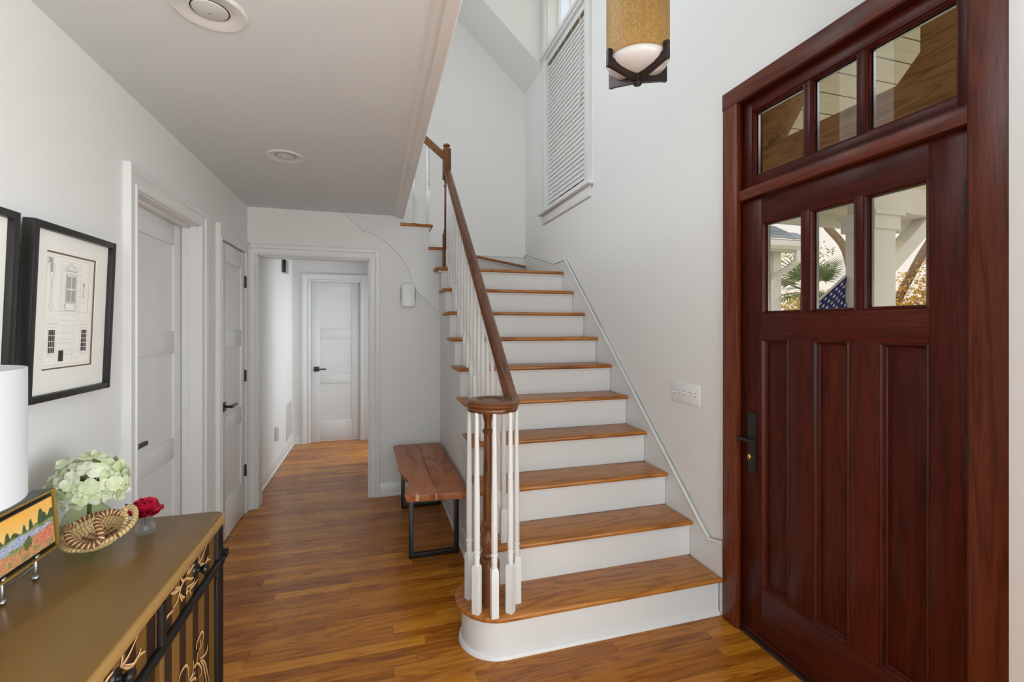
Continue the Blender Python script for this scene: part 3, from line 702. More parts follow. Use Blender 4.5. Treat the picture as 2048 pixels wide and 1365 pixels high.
# ================================================================== white panel doors
def panel_door(name, label, w, zs, t=0.035, handle=None, hinges=None, loc=(0, 0, 0), rotz=0.0, st=0.10):
    """local: x across the width, front face at y=0 facing -y"""
    d = thing(name, label, 'door', loc, kind='structure', local=True, rot=(0, 0, rotz))
    H = 2.008
    def lb(n, b, bev=0.0012): return boxo(n, M['trim'], d, b, bev)
    lb('stile', (0, st, 0, t, 0.008, H)); lb('stile', (w-st, w, 0, t, 0.008, H))
    edges = [0.008] + [z for p in zs for z in p] + [H]
    for i in range(0, len(edges), 2): lb('rail', (st, w-st, 0.0004, t, edges[i], edges[i+1]))
    for a, b in zs:
        lb('panel', (st-0.002, w-st+0.002, 0.010, t-0.01, a-0.002, b+0.002), 0)
    if handle:
        hx, hz, dr = handle
        r_ = boxo('rosette', M['black'], d, (hx-0.031, hx+0.031, -0.009, 0, hz-0.031, hz+0.031), 0.002)
        bm = bmesh.new(); tube(bm, [(hx, -0.008, hz), (hx, -0.045, hz)], 0.009, 12)
        box(bm, min(hx-dr*0.012, hx+dr*0.115), max(hx-dr*0.012, hx+dr*0.115), -0.056, -0.042, hz-0.009, hz+0.009)
        obj('lever', bm, M['black'], r_)
    if hinges:
        for hz in hinges[1]:
            bm = bmesh.new(); tube(bm, [(hinges[0], -0.007, hz-0.045), (hinges[0], -0.007, hz+0.045)], 0.0065, 10); box(bm, hinges[0]-0.012, hinges[0]+0.002, -0.004, 0.001, hz-0.044, hz+0.044)
            tag(obj('hinge', bm, M['black'], d), 'black hinge')
    return d
ZS = ((0.26, 0.73), (0.84, 1.30), (1.42, 1.885))
panel_door('door_2', 'white three panel door set deep in the left wall', D2[1]-D2[0]-0.016, ZS, handle=(0.065, 0.915, 1), loc=(XL-0.080, D2[0]+0.008, 0), rotz=R(90))
panel_door('door_3', 'narrow white closet door with black hinges and lever', D3[1]-D3[0]-0.006, ZS, handle=(0.062, 0.910, 1), hinges=(D3[1]-D3[0]-0.004, (0.335, 1.065, 1.79)), loc=(XL+0.002, D3[0]+0.003, 0), rotz=R(90))
panel_door('door_4', 'white three panel door at the hallway end', HD[1]-HD[0]-0.02, ZS, handle=(0.062, 0.915, 1), loc=(HD[0]+0.010, YE+0.045, 0.0))

# ================================================================== landing window with blind
win = thing('window_2', 'tall white landing window on the right wall', 'window', (XR, 3.95, 2.5), kind='structure')
def wb(n, b, bev=0.002, m=None, p=None): return boxo(n, m or M['trim'], p or win, b, bev)
cx = XR-0.022
wb('casing_board', (cx, XR, 3.405, 3.50, 2.615, 5.0)); wb('casing_board', (cx, XR, 4.41, 4.505, 2.615, 5.0)); wb('casing_head', (cx-0.003, XR, 3.395, 4.515, 4.85, 4.95))
wb('stool', (XR-0.055, XR+0.12, 3.365, 4.55, 2.588, 2.616), 0.006); wb('apron', (XR-0.018, XR, 3.41, 4.50, 2.497, 2.588), 0.003)
wb('mullion_shelf', (XR-0.048, XR+0.11, 3.40, 4.515, 4.178, 4.215), 0.006); wb('mullion_cove', (XR-0.03, XR, 3.41, 4.51, 4.150, 4.180), 0.005)
for s, (z0, z1) in enumerate(((2.62, 3.40), (3.40, 4.15), (4.25, 4.82))):
    xs = XR+0.085+0.012*s
    f = wb('sash', (xs, xs+0.03, 3.50, 3.54, z0, z1), 0.001); wb('sash_stile', (xs, xs+0.03, 4.37, 4.41, z0, z1), 0.001, p=f)
    wb('sash_rail', (xs, xs+0.03, 3.54, 4.37, z0, z0+0.045), 0.001, p=f); wb('sash_rail', (xs, xs+0.03, 3.54, 4.37, z1-0.04, z1), 0.001, p=f)
    if s == 2:
        for ym in (3.815, 4.095): wb('muntin', (xs, xs+0.03, ym-0.01, ym+0.01, z0, z1), 0.001, p=f)
        for a, b in ((3.54, 3.805), (3.825, 4.085), (4.105, 4.37)): wb('glass_pane', (xs+0.013, xs+0.017, a, b, z0+0.04, z1-0.04), 0, M['glass'], f)
    else: wb('glass_pane', (xs+0.013, xs+0.017, 3.54, 4.37, z0+0.04, z1-0.04), 0, M['glass'], f)
wb('jamb', (XR, XR+0.13, 4.40, 4.412, 2.616, 4.85), 0); wb('jamb', (XR, XR+0.13, 3.498, 3.51, 2.616, 4.85), 0)
# unseen dark sheet added outside the lower sashes to grey the slat gaps
dim_m = glass('dimming_sheet', (0.34, 0.34, 0.34, 1), 1.02)
wb('gap_dimming_sheet', (XR+0.1290, XR+0.1295, 3.515, 4.395, 2.62, 4.16), 0, dim_m)
# blind
bl = thing('window_blind', 'white wooden slat blind lowered over the landing window', 'blind', (XR, 3.95, 4.16))
M['blind'] = obj_tint('blind_white', (0.84, 0.83, 0.81, 1), (0.88, 0.88, 0.87, 1), 0.4, trans=0.12)
M['cream'] = mat('blind_cream', (0.78, 0.71, 0.58, 1), 0.5)
bx = XR+0.018
boxo('headrail', M['cream'], bl, (XR+0.001, XR+0.036, 3.512, 4.398, 4.118, 4.150), 0.002)
boxo('valance', M['blind'], bl, (XR-0.004, XR+0.001, 3.512, 4.398, 4.092, 4.150), 0.001)
SL = 0.0432; ns = int((4.095-2.675)/SL)
sm = bmesh.new(); w_ = 0.025; ang = R(78.5)
prism(sm, [(-w_*math.cos(ang), -w_*math.sin(ang)), (-w_*math.cos(ang)-0.003, -w_*math.sin(ang)+0.0005), (w_*math.cos(ang)-0.003, w_*math.sin(ang)+0.0005), (w_*math.cos(ang), w_*math.sin(ang))], 'y', -0.440, 0.440)
sme = finish(sm, 'slat'); sme.materials.append(M['blind'])
for i in range(ns):
    o = obj('slat', sme, None, bl); o.location = (bx, 3.955, 2.69+SL*(i+0.5))
boxo('bottom_rail', M['blind'], bl, (bx-0.018, bx+0.018, 3.515, 4.395, 2.650, 2.668), 0.003)
for yy in (3.64, 3.80, 3.955, 4.11, 4.27):
    bm = bmesh.new(); tube(bm, [(bx-0.016, yy, 2.66), (bx-0.016, yy, 4.12)], 0.0011, 5); obj('ladder_cord', bm, M['trim'], bl)
bm = bmesh.new(); tube(bm, [(XR-0.008, 3.60, 3.40), (XR-0.008, 3.60, 4.10)], 0.0014, 6); tube(bm, [(XR-0.008, 3.615, 3.36), (XR-0.008, 3.61, 4.10)], 0.0014, 6)
lathe(bm, [(0.001, 0), (0.008, 0.004), (0.007, 0.02), (0.002, 0.032)], 10, (XR-0.008, 3.60, 3.37)); lathe(bm, [(0.001, 0), (0.008, 0.004), (0.007, 0.02), (0.002, 0.032)], 10, (XR-0.008, 3.618, 3.33))
bmesh.ops.create_uvsphere(bm, u_segments=10, v_segments=6, radius=0.012, matrix=Matrix.Translation((XR-0.012, 3.605, 3.425)))
obj('pull_cord', bm, M['cream'], bl)

# ================================================================== ceiling lights
for x, y, lb in ((-0.475, 2.85, 'small recessed ceiling light over the hallway end of the foyer'), (-0.473, 1.600, 'large looking recessed ceiling light at the top edge, nearest the viewer')):
    l = thing('recessed_light', lb, 'ceiling light', (x, y, ZC-0.006), group='recessed lights in the low ceiling')
    bm = bmesh.new(); lathe(bm, [(0.101, 0), (0.101, -0.003), (0.094, -0.007), (0.060, -0.002), (0.053, 0.004), (0.053, 0.0)], 48, (x, y, ZC), cap=False); obj('trim_ring', bm, M['trim'], l)
    bm = bmesh.new(); lathe(bm, [(0.0535, 0.001), (0.052, -0.0005), (0.049, -0.0008), (0.049, 0.001)], 40, (x, y, ZC), cap=False); obj('baffle', bm, M['black'], l)
    bm = bmesh.new(); lathe(bm, [(0.0485, 0.0), (0.046, -0.004), (0.030, -0.009), (0.012, -0.0112), (0.0, -0.0115)], 40, (x, y, ZC)); b_ = obj('bulb', bm, mat('bulb_glass', (0.62, 0.63, 0.62, 1), 0.25), l)
    bm = bmesh.new(); lathe(bm, [(0.006, -0.0112), (0.0035, -0.0118), (0.0, -0.0118)], 12, (x, y, ZC)); obj('bulb_mark', bm, mat('bulb_mark', (0.35, 0.34, 0.33, 1), 0.5), b_)

# ================================================================== pendant
PX, PY, PZ = 0.950, 1.542, 2.440
pd = thing('pendant_lamp', 'woven straw drum pendant with white glass bowl and bronze cross', 'lamp', (PX, PY, PZ))
def weave_mat(name):
    m = bpy.data.materials.new(name); m.use_nodes = True; nt = m.node_tree; N = nt.nodes; L = nt.links; b = N['Principled BSDF']
    t = N.new('ShaderNodeTexCoord'); s = N.new('ShaderNodeSeparateXYZ'); c_ = N.new('ShaderNodeCombineXYZ')
    L.new(t.outputs['UV'], s.inputs[0]); L.new(s.outputs['Y'], c_.inputs['X'])
    mu = N.new('ShaderNodeMath'); mu.operation = 'MULTIPLY'; mu.inputs[1].default_value = 0.73; L.new(s.outputs['X'], mu.inputs[0]); L.new(mu.outputs[0], c_.inputs['Y'])
    br = N.new('ShaderNodeTexBrick'); br.inputs['Scale'].default_value = 1.0
    br.inputs['Brick Width'].default_value = 0.0085; br.inputs['Row Height'].default_value = 0.0040; br.inputs['Mortar Size'].default_value = 0.0006
    br.inputs['Mortar Smooth'].default_value = 0.6; br.offset = 0.5
    br.inputs['Color1'].default_value = srgb(220, 180, 105); br.inputs['Color2'].default_value = srgb(196, 150, 80); br.inputs['Mortar'].default_value = srgb(104, 66, 24)
    L.new(c_.outputs[0], br.inputs['Vector']); L.new(br.outputs['Color'], b.inputs['Base Color']); b.inputs['Roughness'].default_value = 0.55
    bp = N.new('ShaderNodeBump'); bp.inputs['Strength'].default_value = 0.6; bp.inputs['Distance'].default_value = 0.002; bp.invert = True
    L.new(br.outputs['Fac'], bp.inputs['Height']); L.new(bp.outputs[0], b.inputs['Normal'])
    return m
bm = bmesh.new(); lathe(bm, [(0.1155, 0.0), (0.1155, 0.50), (0.112, 0.50), (0.112, 0.0)], 72, (PX, PY, PZ), cap=False); obj('shade', bm, weave_mat('straw_weave'), pd)
bm = bmesh.new(); lathe(bm, [(0.1162, -0.001), (0.1162, 0.006), (0.112, 0.006), (0.112, -0.001)], 60, (PX, PY, PZ), cap=False); obj('shade_binding', bm, mat('straw_binding', srgb(176, 130, 70), 0.6), pd)
bm = bmesh.new(); lathe(bm, [(0.1135, 0.03), (0.1135, -0.002), (0.111, -0.014), (0.101, -0.027), (0.078, -0.038), (0.04, -0.046), (0.0, -0.049)], 60, (PX, PY, PZ)); obj('glass_bowl', bm, mat('opal_glass', (0.86, 0.86, 0.88, 1), 0.15, coat=0.3), pd)
fwv = Vector((0.2845, 0.9587, 0)); rtv = Vector((0.9587, -0.2845, 0))
for a in (204, 306, 24, 126):
    dr = rtv*math.cos(R(a))+fwv*math.sin(R(a)); sd = Vector((-dr.y, dr.x, 0))
    bm = bmesh.new(); c0 = Vector((PX, PY, PZ))
    pr = [(0.004, -0.080), (0.118, -0.050), (0.137, -0.048), (0.137, 0.014), (0.1185, 0.016), (0.1185, -0.016), (0.010, -0.034)]
    A = [bm.verts.new(c0+dr*r_+sd*0.0065+Vector((0, 0, z_))) for r_, z_ in pr]; B = [bm.verts.new(c0+dr*r_-sd*0.0065+Vector((0, 0, z_))) for r_, z_ in pr]
    bm.faces.new(A); bm.faces.new(B[::-1])
    for i in range(len(pr)): bm.faces.new((A[i], B[i], B[(i+1) % len(pr)], A[(i+1) % len(pr)]))
    obj('cross_arm', bm, M['bronze'], pd)
bm = bmesh.new(); lathe(bm, [(0.0, -0.088), (0.0145, -0.088), (0.0165, -0.085), (0.0165, -0.080), (0.0115, -0.076), (0.0125, -0.036), (0.0, -0.036)], 24, (PX, PY, PZ)); obj('finial', bm, M['bronze'], pd)
bm = bmesh.new(); tube(bm, [(PX, PY, PZ+0.49), (PX, PY, ZU)], 0.006, 10); lathe(bm, [(0.112, 0.49), (0.112, 0.497), (0.0, 0.497)], 40, (PX, PY, PZ)); obj('stem', bm, M['bronze'], pd)

# ================================================================== bench
bn = thing('bench', 'live edge wooden bench on black metal loop legs', 'bench', (0.35, 3.33, 0))
BZ = 0.462
edge = [(0.155, 3.93), (0.168, 3.955), (0.185, 3.96)]
left = [(0.185, 3.965), (0.160, 3.945), (0.150, 3.90), (0.153, 3.7), (0.158, 3.5), (0.160, 3.33), (0.168, 3.22), (0.185, 3.14), (0.205, 3.06), (0.203, 2.98), (0.188, 2.90), (0.176, 2.82), (0.170, 2.762)]
lft = [(p.x, p.y) for p in catmull([(x, y, 0) for x, y in left], 4)]
bm = bmesh.new()
top = lft + [(0.356, 2.745), (0.352, 3.966)]
bot = [(x+0.016 if i < len(lft) else x, y) for i, (x, y) in enumerate(top)]
mid = [(x+0.004 if i < len(lft) else x, y) for i, (x, y) in enumerate(top)]
loft(bm, [[(x, y, BZ-0.042) for x, y in bot], [(x, y, BZ-0.016) for x, y in mid], [(x, y, BZ) for x, y in top]])
obj('slab', bm, M['bench'], bn, bevel=0.0025)
bm = bmesh.new(); prism(bm, [(0.3545, 3.966), (0.3585, 2.745), (0.536, 2.725), (0.536, 3.955)], 'z', BZ-0.042, BZ); obj('slab', bm, M['bench'], bn, bevel=0.003)
sap = mat('pale_sapwood', srgb(206, 168, 118), 0.45)
bm = bmesh.new(); prism(bm, [(0.232, 2.7525), (0.254, 2.7505), (0.250, 2.79), (0.236, 2.80)], 'z', BZ-0.035, BZ+0.0006); obj('sapwood_patch', bm, sap, bn)
bm = bmesh.new(); prism(bm, [(0.350, 2.7435), (0.356, 2.743), (0.356, 2.85), (0.347, 2.83)], 'z', BZ-0.038, BZ+0.0006); obj('sapwood_patch', bm, sap, bn)
for yl in (2.955, 3.80):
    bm = bmesh.new(); s = 0.030
    sweep(bm, [(-s/2, -s/2), (s/2, -s/2), (s/2, s/2), (-s/2, s/2)], [(0.222, yl, BZ-0.042), (0.222, yl, 0.017), (0.505, yl, 0.017), (0.505, yl, BZ-0.042)], (0, 1, 0))
    box(bm, 0.222, 0.505, yl-s/2, yl+s/2, BZ-0.048, BZ-0.042)
    lg = obj('leg_loop', bm, M['black'], bn, bevel=0.002)
    for xx in (0.25, 0.48):
        bm = bmesh.new(); lathe(bm, [(0.007, 0.0), (0.007, 0.003)], 10, (xx, yl, 0)); obj('foot_pad', bm, M['black'], lg)

# ================================================================== wall fittings
sw = thing('switch_plate', 'white five gang toggle switch plate left of the front door', 'switch', (XR, 2.229, 1.07))
bm = bmesh.new(); box(bm, XR-0.006, XR, 2.102, 2.356, 1.013, 1.127); obj('plate', bm, M['white_plastic'], sw, bevel=0.003)
for i in range(5):
    yy = 2.229+(i-2)*0.046; up = (1, -1, 1, 1, -1)[i]
    g = boxo('toggle_slot', mat('slot_grey', (0.45, 0.45, 0.44, 1), 0.5), sw, (XR-0.0068, XR-0.005, yy-0.0055, yy+0.0055, 1.058, 1.082))
    bm = bmesh.new(); prism(bm, [(XR-0.006, 1.070-0.005), (XR-0.018, 1.070+0.004*up-0.003), (XR-0.018, 1.070+0.004*up+0.003), (XR-0.006, 1.070+0.005)], 'y', yy-0.004, yy+0.004); obj('toggle', bm, M['white_plastic'], g)
    bm = bmesh.new()
    for zz in (1.040, 1.100): tube(bm, [(XR-0.0058, yy, zz), (XR-0.0068, yy, zz)], 0.003, 8)
    obj('screw', bm, M['white_plastic'], sw)
cb = thing('door_chime', 'rounded white chime box on the wall above the bench', 'chime', (0.283, YB, 1.715))
def rrect(x0, x1, z0, z1, r, n=6):
    out = []
    for cx_, cz_, a in ((x1-r, z1-r, 0), (x0+r, z1-r, 90), (x0+r, z0+r, 180), (x1-r, z0+r, 270)):
        for i in range(n+1): out.append((cx_+r*math.cos(R(a+90*i/n)), cz_+r*math.sin(R(a+90*i/n))))
    return out
bm = bmesh.new()
lp = []
for inset, dy in ((0, 0), (0, 0.022), (0.004, 0.032), (0.012, 0.038), (0.022, 0.040)):
    lp.append([(x, YB-dy, z_) for x, z_ in rrect(0.221+inset, 0.345-inset, 1.607+inset, 1.824-inset, max(0.012, 0.032-inset*0.5))])
loft(bm, lp); cbo = obj('cover', bm, M['white_plastic'], cb, angle=60)
for xx in (0.2205, 0.3455):
    boxo('side_grille', mat('chime_grille', (0.22, 0.22, 0.22, 1), 0.6), cb, (xx-0.0012, xx+0.0012, YB-0.030, YB-0.012, 1.665, 1.775))
# hallway details on the left wall
ot = thing('wall_outlet', 'white outlet plate low on the hallway left wall', 'outlet', (XL, 5.27, 0.33))
boxo('plate', M['white_plastic'], ot, (XL, XL+0.006, 5.23, 5.305, 0.275, 0.395), 0.002)
boxo('socket', mat('socket_white', (0.7, 0.7, 0.7, 1), 0.4), ot, (XL+0.006, XL+0.009, 5.25, 5.285, 0.30, 0.37), 0.001)
plug = thing('plug_in_device', 'thin white plug-in unit beside the hallway outlet', 'device', (XL, 5.22, 0.35))
boxo('body', M['white_plastic'], plug, (XL+0.001, XL+0.035, 5.185, 5.225, 0.29, 0.43), 0.004)
vt = thing('air_vent', 'white return air grille low on the hallway left wall', 'vent', (XL, 5.98, 0.40))
bm = bmesh.new(); 
for b in ((5.80, 5.82, 0.14, 0.57), (6.13, 6.15, 0.14, 0.57), (5.82, 6.13, 0.14, 0.16), (5.82, 6.13, 0.55, 0.57)): box(bm, XL, XL+0.010, *b)
obj('frame', bm, M['trim'], vt, bevel=0.002)
boxo('backing', mat('vent_dark', (0.25, 0.25, 0.25, 1), 0.7), vt, (XL+0.0005, XL+0.002, 5.82, 6.13, 0.16, 0.55))
for i in range(15):
    yy = 5.83+i*0.0205
    boxo('louvre', M['trim'], vt, (XL+0.002, XL+0.009, yy, yy+0.012, 0.16, 0.55))
dc = thing('hall_sounder', 'small beige and black alarm box high in the hallway corner', 'alarm', (XL, 5.62, 2.04))
boxo('body', mat('beige_plastic', srgb(168, 160, 146), 0.5), dc, (XL, XL+0.045, 5.55, 5.70, 2.035, 2.18), 0.008)
boxo('grille', M['black'], dc, (XL+0.012, XL+0.040, 5.543, 5.552, 2.04, 2.175), 0.003)

# ================================================================== framed prints
M['frame'] = mat('black_frame', (0.018, 0.017, 0.016, 1), 0.42)
M['mat_board'] = mat('mat_board', srgb(240, 238, 232), 0.8)
M['paper'] = mat('print_paper', srgb(246, 243, 236), 0.85)
M['ink'] = mat('ink_grey', srgb(176, 171, 164), 0.9); M['ink_dark'] = mat('ink_dark', srgb(58, 55, 54), 0.9); M['wash'] = mat('grey_wash', srgb(178, 174, 168), 0.9); M['ink_mid'] = mat('ink_mid', srgb(112, 108, 102), 0.9)
def print_frame(label, yc, with_art):
    # local: x across (to the right), y out from the picture (negative = room), z up, origin bottom centre
    w, h = 0.425, 0.525
    t_ = thing('framed_print', label, 'picture', (XL+0.006, yc, 1.222), group='framed prints on the left wall', local=True, rot=(R(2.2), 0, R(90)))
    f_ = 0.020; d_ = 0.030
    for n, b in (('frame_side', (-w/2, -w/2+f_, -d_, 0, 0, h)), ('frame_side', (w/2-f_, w/2, -d_, 0, 0, h)), ('frame_rail', (-w/2+f_, w/2-f_, -d_, 0, 0, f_)), ('frame_rail', (-w/2+f_, w/2-f_, -d_, 0, h-f_, h))): boxo(n, M['frame'], t_, b, 0.001)
    # double mat with opening
    ox0, ox1, oz0, oz1 = -0.130, 0.124, 0.090, 0.448
    for (a, y_, m_, nm) in ((0.0, -0.014, M['mat_board'], 'mat_board'), (-0.004, -0.0115, mat('inner_mat', srgb(120, 96, 70), 0.7), 'inner_mat')):
        bm = bmesh.new(); q = -a
        x0_, x1_, z0_, z1_ = ox0+q, ox1-q, oz0+q, oz1-q; i = f_-0.002
        for b in ((-w/2+i, x0_, y_, y_+0.002, i, h-i), (x1_, w/2-i, y_, y_+0.002, i, h-i), (x0_, x1_, y_, y_+0.002, i, z0_), (x0_, x1_, y_, y_+0.002, z1_, h-i)): box(bm, *b)
        obj(nm, bm, m_, t_)
    pp = boxo('print', M['paper'], t_, (ox0-0.01, ox1+0.01, -0.0085, -0.006, oz0-0.01, oz1+0.01))
    if with_art:
        Y0 = -0.0087
        def line_set(nm, segs, th, m_):
            bm = bmesh.new()
            for (xa, za), (xb, zb) in segs:
                a, b = Vector((xa, Y0, za)), Vector((xb, Y0, zb)); d_v = (b-a)
                if d_v.length < 1e-6: continue
                d_v.normalize(); n_ = Vector((-d_v.z, 0, d_v.x))*th/2
                bm.faces.new([bm.verts.new(p) for p in (a-n_, b-n_, b+n_, a+n_)])
            obj(nm, bm, m_, pp)
        def rect(x0_, x1_, z0_, z1_): return [((x0_, z0_), (x1_, z0_)), ((x1_, z0_), (x1_, z1_)), ((x1_, z1_), (x0_, z1_)), ((x0_, z1_), (x0_, z0_))]
        def fill(nm, rects, m_):
            bm = bmesh.new()
            for x0_, x1_, z0_, z1_ in rects: bm.faces.new([bm.verts.new(p) for p in ((x0_, Y0-0.0001, z0_), (x1_, Y0-0.0001, z0_), (x1_, Y0-0.0001, z1_), (x0_, Y0-0.0001, z1_))])
            obj(nm, bm, m_, pp)
        g = []
        g += rect(-0.118, 0.112, 0.102, 0.436); g += [((-0.112, 0.268), (0.104, 0.268))]
        g += rect(-0.052, 0.052, 0.27, 0.425)
        for i in range(17):
            zz = 0.278+i*0.0085
            if zz < 0.378: g += [((-0.052, zz), (-0.026, zz)), ((0.028, zz), (0.052, zz))]
            else: g += [((-0.052, zz), (0.052, zz))]
        for i in range(9): g += [((-0.046+0.001*i, 0.12+i*0.012), (0.03, 0.12+i*0.012))] if i % 3 else []
        for xc in (-0.083, 0.080):
            g += [((xc-0.024, 0.232), (xc, 0.25)), ((xc, 0.25), (xc+0.024, 0.232)), ((xc-0.026, 0.230), (xc+0.026, 0.230)), ((xc-0.022, 0.226), (xc+0.022, 0.226))]
            g += rect(xc-0.020, xc+0.020, 0.135, 0.218); g += [((xc-0.024, 0.13), (xc+0.024, 0.13))]
        g += [((-0.052, 0.258), (0.03, 0.258)), ((0.03, 0.258), (0.05, 0.245)), ((0.05, 0.245), (0.03, 0.225)), ((-0.05, 0.24), (0.04, 0.24)), ((-0.05, 0.225), (0.03, 0.225)), ((-0.05, 0.20), (0.03, 0.20)), ((0.03, 0.16), (0.03, 0.20)), ((0.02, 0.11), (0.02, 0.16)), ((0.03, 0.14), (0.06, 0.14)), ((0.03, 0.15), (0.07, 0.15)), ((-0.05, 0.15), (0.02, 0.15)), ((0.03, 0.12), (0.06, 0.12))]
        g += [((0.058, 0.30), (0.075, 0.30)), ((0.06, 0.31), (0.08, 0.312)), ((0.058, 0.32), (0.078, 0.32)), ((0.064, 0.405), (0.09, 0.405)), ((0.064, 0.38), (0.09, 0.383)), ((0.07, 0.36), (0.085, 0.345)), ((0.085, 0.345), (0.09, 0.33))]
        line_set('fine_lines', g, 0.0006, M['ink'])
        k_ = rect(-0.023, 0.025, 0.298, 0.384) + rect(-0.026, 0.028, 0.294, 0.388)
        k_ += [((-0.032, 0.402), (0.0, 0.424)), ((0.0, 0.424), (0.032, 0.402)), ((-0.020, 0.404), (0.0, 0.417)), ((0.0, 0.417), (0.02, 0.404)), ((-0.034, 0.400), (0.034, 0.400)), ((-0.030, 0.396), (0.030, 0.396)), ((-0.028, 0.272), (0.030, 0.272))]
        k_ += rect(-0.03, -0.022, 0.278, 0.29)+rect(0.022, 0.03, 0.278, 0.29)
        pro = [(-0.112, 0.432), (-0.112, 0.412), (-0.100, 0.396), (-0.103, 0.376), (-0.096, 0.366), (-0.098, 0.288), (-0.104, 0.284), (-0.098, 0.278), (-0.100, 0.27)]
        pro2 = [(-0.088, 0.432), (-0.088, 0.412), (-0.080, 0.408), (-0.084, 0.396), (-0.082, 0.386), (-0.090, 0.366), (-0.090, 0.288), (-0.084, 0.284), (-0.090, 0.27)]
        pro3 = [(0.094, 0.432), (0.100, 0.420), (0.096, 0.405), (0.098, 0.37), (0.094, 0.362), (0.097, 0.32), (0.093, 0.30), (0.096, 0.27)]
        for q in (pro, pro2, pro3): k_ += list(zip(q[:-1], q[1:]))
        line_set('ink_lines', k_, 0.0010, M['ink_mid'])
        for w_r in [(-0.021, 0.0, 0.342, 0.380), (0.003, 0.023, 0.342, 0.380), (-0.021, 0.0, 0.300, 0.338), (0.003, 0.023, 0.300, 0.338), (-0.110, -0.092, 0.412, 0.430), (-0.102, -0.090, 0.385, 0.412), (0.064, 0.072, 0.352, 0.366), (0.064, 0.068, 0.315, 0.352)]: fill('shutter_wash', [w_r], M['wash'])
        dk = []
        for xc in (-0.083, 0.080):
            for i in range(4):
                for j in range(5 if xc > 0 else 4):
                    n_ = 5 if xc > 0 else 4; hh = 0.072/n_
                    dk.append((xc-0.0145+i*0.0075, xc-0.0145+i*0.0075+0.0062, 0.140+j*hh, 0.140+j*hh+hh-0.0018))
        dk.append((-0.048, -0.024, 0.112, 0.146))
        fill('dark_panes', dk, M['ink_dark'])
    return t_
print_frame('black framed architectural engraving of windows beside the door', 1.833, True)
print_frame('black framed print cut off at the left picture edge', 1.352, False)

# ================================================================== painted chest
TZ_ = 0.820
ch = thing('painted_chest', 'bronze topped chest with black and gold striped drawers and scrolls', 'chest', (-0.71, 1.1, 0))
CF = -0.490; CY0, CY1 = 0.545, 1.765
M['chest_top'] = mat('bronze_paint', srgb(132, 98, 46), 0.34, metal=0.15, spec=0.5)
M['chest_edge'] = mat('gold_edge', srgb(170, 130, 74), 0.36, metal=0.2)
M['chest_black'] = mat('chest_black', (0.009, 0.008, 0.008, 1), 0.3, spec=0.3)
def stripe_mat():
    m = mat('striped_front', (1, 1, 1, 1), 0.42); nt = m.node_tree; N = nt.nodes; L = nt.links
    g = N.new('ShaderNodeNewGeometry'); s = N.new('ShaderNodeSeparateXYZ'); L.new(g.outputs['Position'], s.inputs[0])
    a = N.new('ShaderNodeMath'); a.operation = 'MULTIPLY_ADD'; a.inputs[1].default_value = 1/0.0925; a.inputs[2].default_value = 0.17; L.new(s.outputs['Y'], a.inputs[0])
    f = N.new('ShaderNodeMath'); f.operation = 'FRACT'; L.new(a.outputs[0], f.inputs[0])
    c_ = N.new('ShaderNodeValToRGB'); c_.color_ramp.interpolation = 'CONSTANT'
    c_.color_ramp.elements[0].color = srgb(116, 80, 34); c_.color_ramp.elements[1].position = 0.52; c_.color_ramp.elements[1].color = srgb(44, 28, 16)
    L.new(f.outputs[0], c_.inputs[0]); L.new(c_.outputs[0], N['Principled BSDF'].inputs['Base Color']); return m
M['stripe'] = stripe_mat()
rr_ = 0.030
tp = [(-0.948, CY0-0.02), (-0.475-rr_, CY0-0.02)] + arc(-0.475-rr_, CY0-0.02+rr_, rr_, -90, 0, 5) + arc(-0.475-rr_, 1.785-rr_, rr_, 0, 90, 6) + [(-0.948, 1.785)]
bm = bmesh.new(); prism(bm, [(x if x < -0.6 else x-0.010, y) for x, y in tp], 'z', TZ_-0.006, TZ_); obj('top_board', bm, M['chest_top'], ch, bevel=0.001)
bm = bmesh.new(); prism(bm, tp, 'z', TZ_-0.036, TZ_-0.0035)
bmesh.ops.recalc_face_normals(bm, faces=bm.faces[:])
bmesh.ops.bevel(bm, geom=[e for e in bm.edges if abs(e.verts[0].co.z-e.verts[1].co.z) < 1e-6], offset=0.014, segments=5, affect='EDGES', profile=0.5)
obj('top_edge', bm, M['chest_edge'], ch, angle=60)
boxo('carcass', M['chest_black'], ch, (-0.940, CF-0.012, CY0, CY1, 0.09, TZ_-0.036), 0.002)
PERIOD = 0.43
div = [1.300, 0.870]
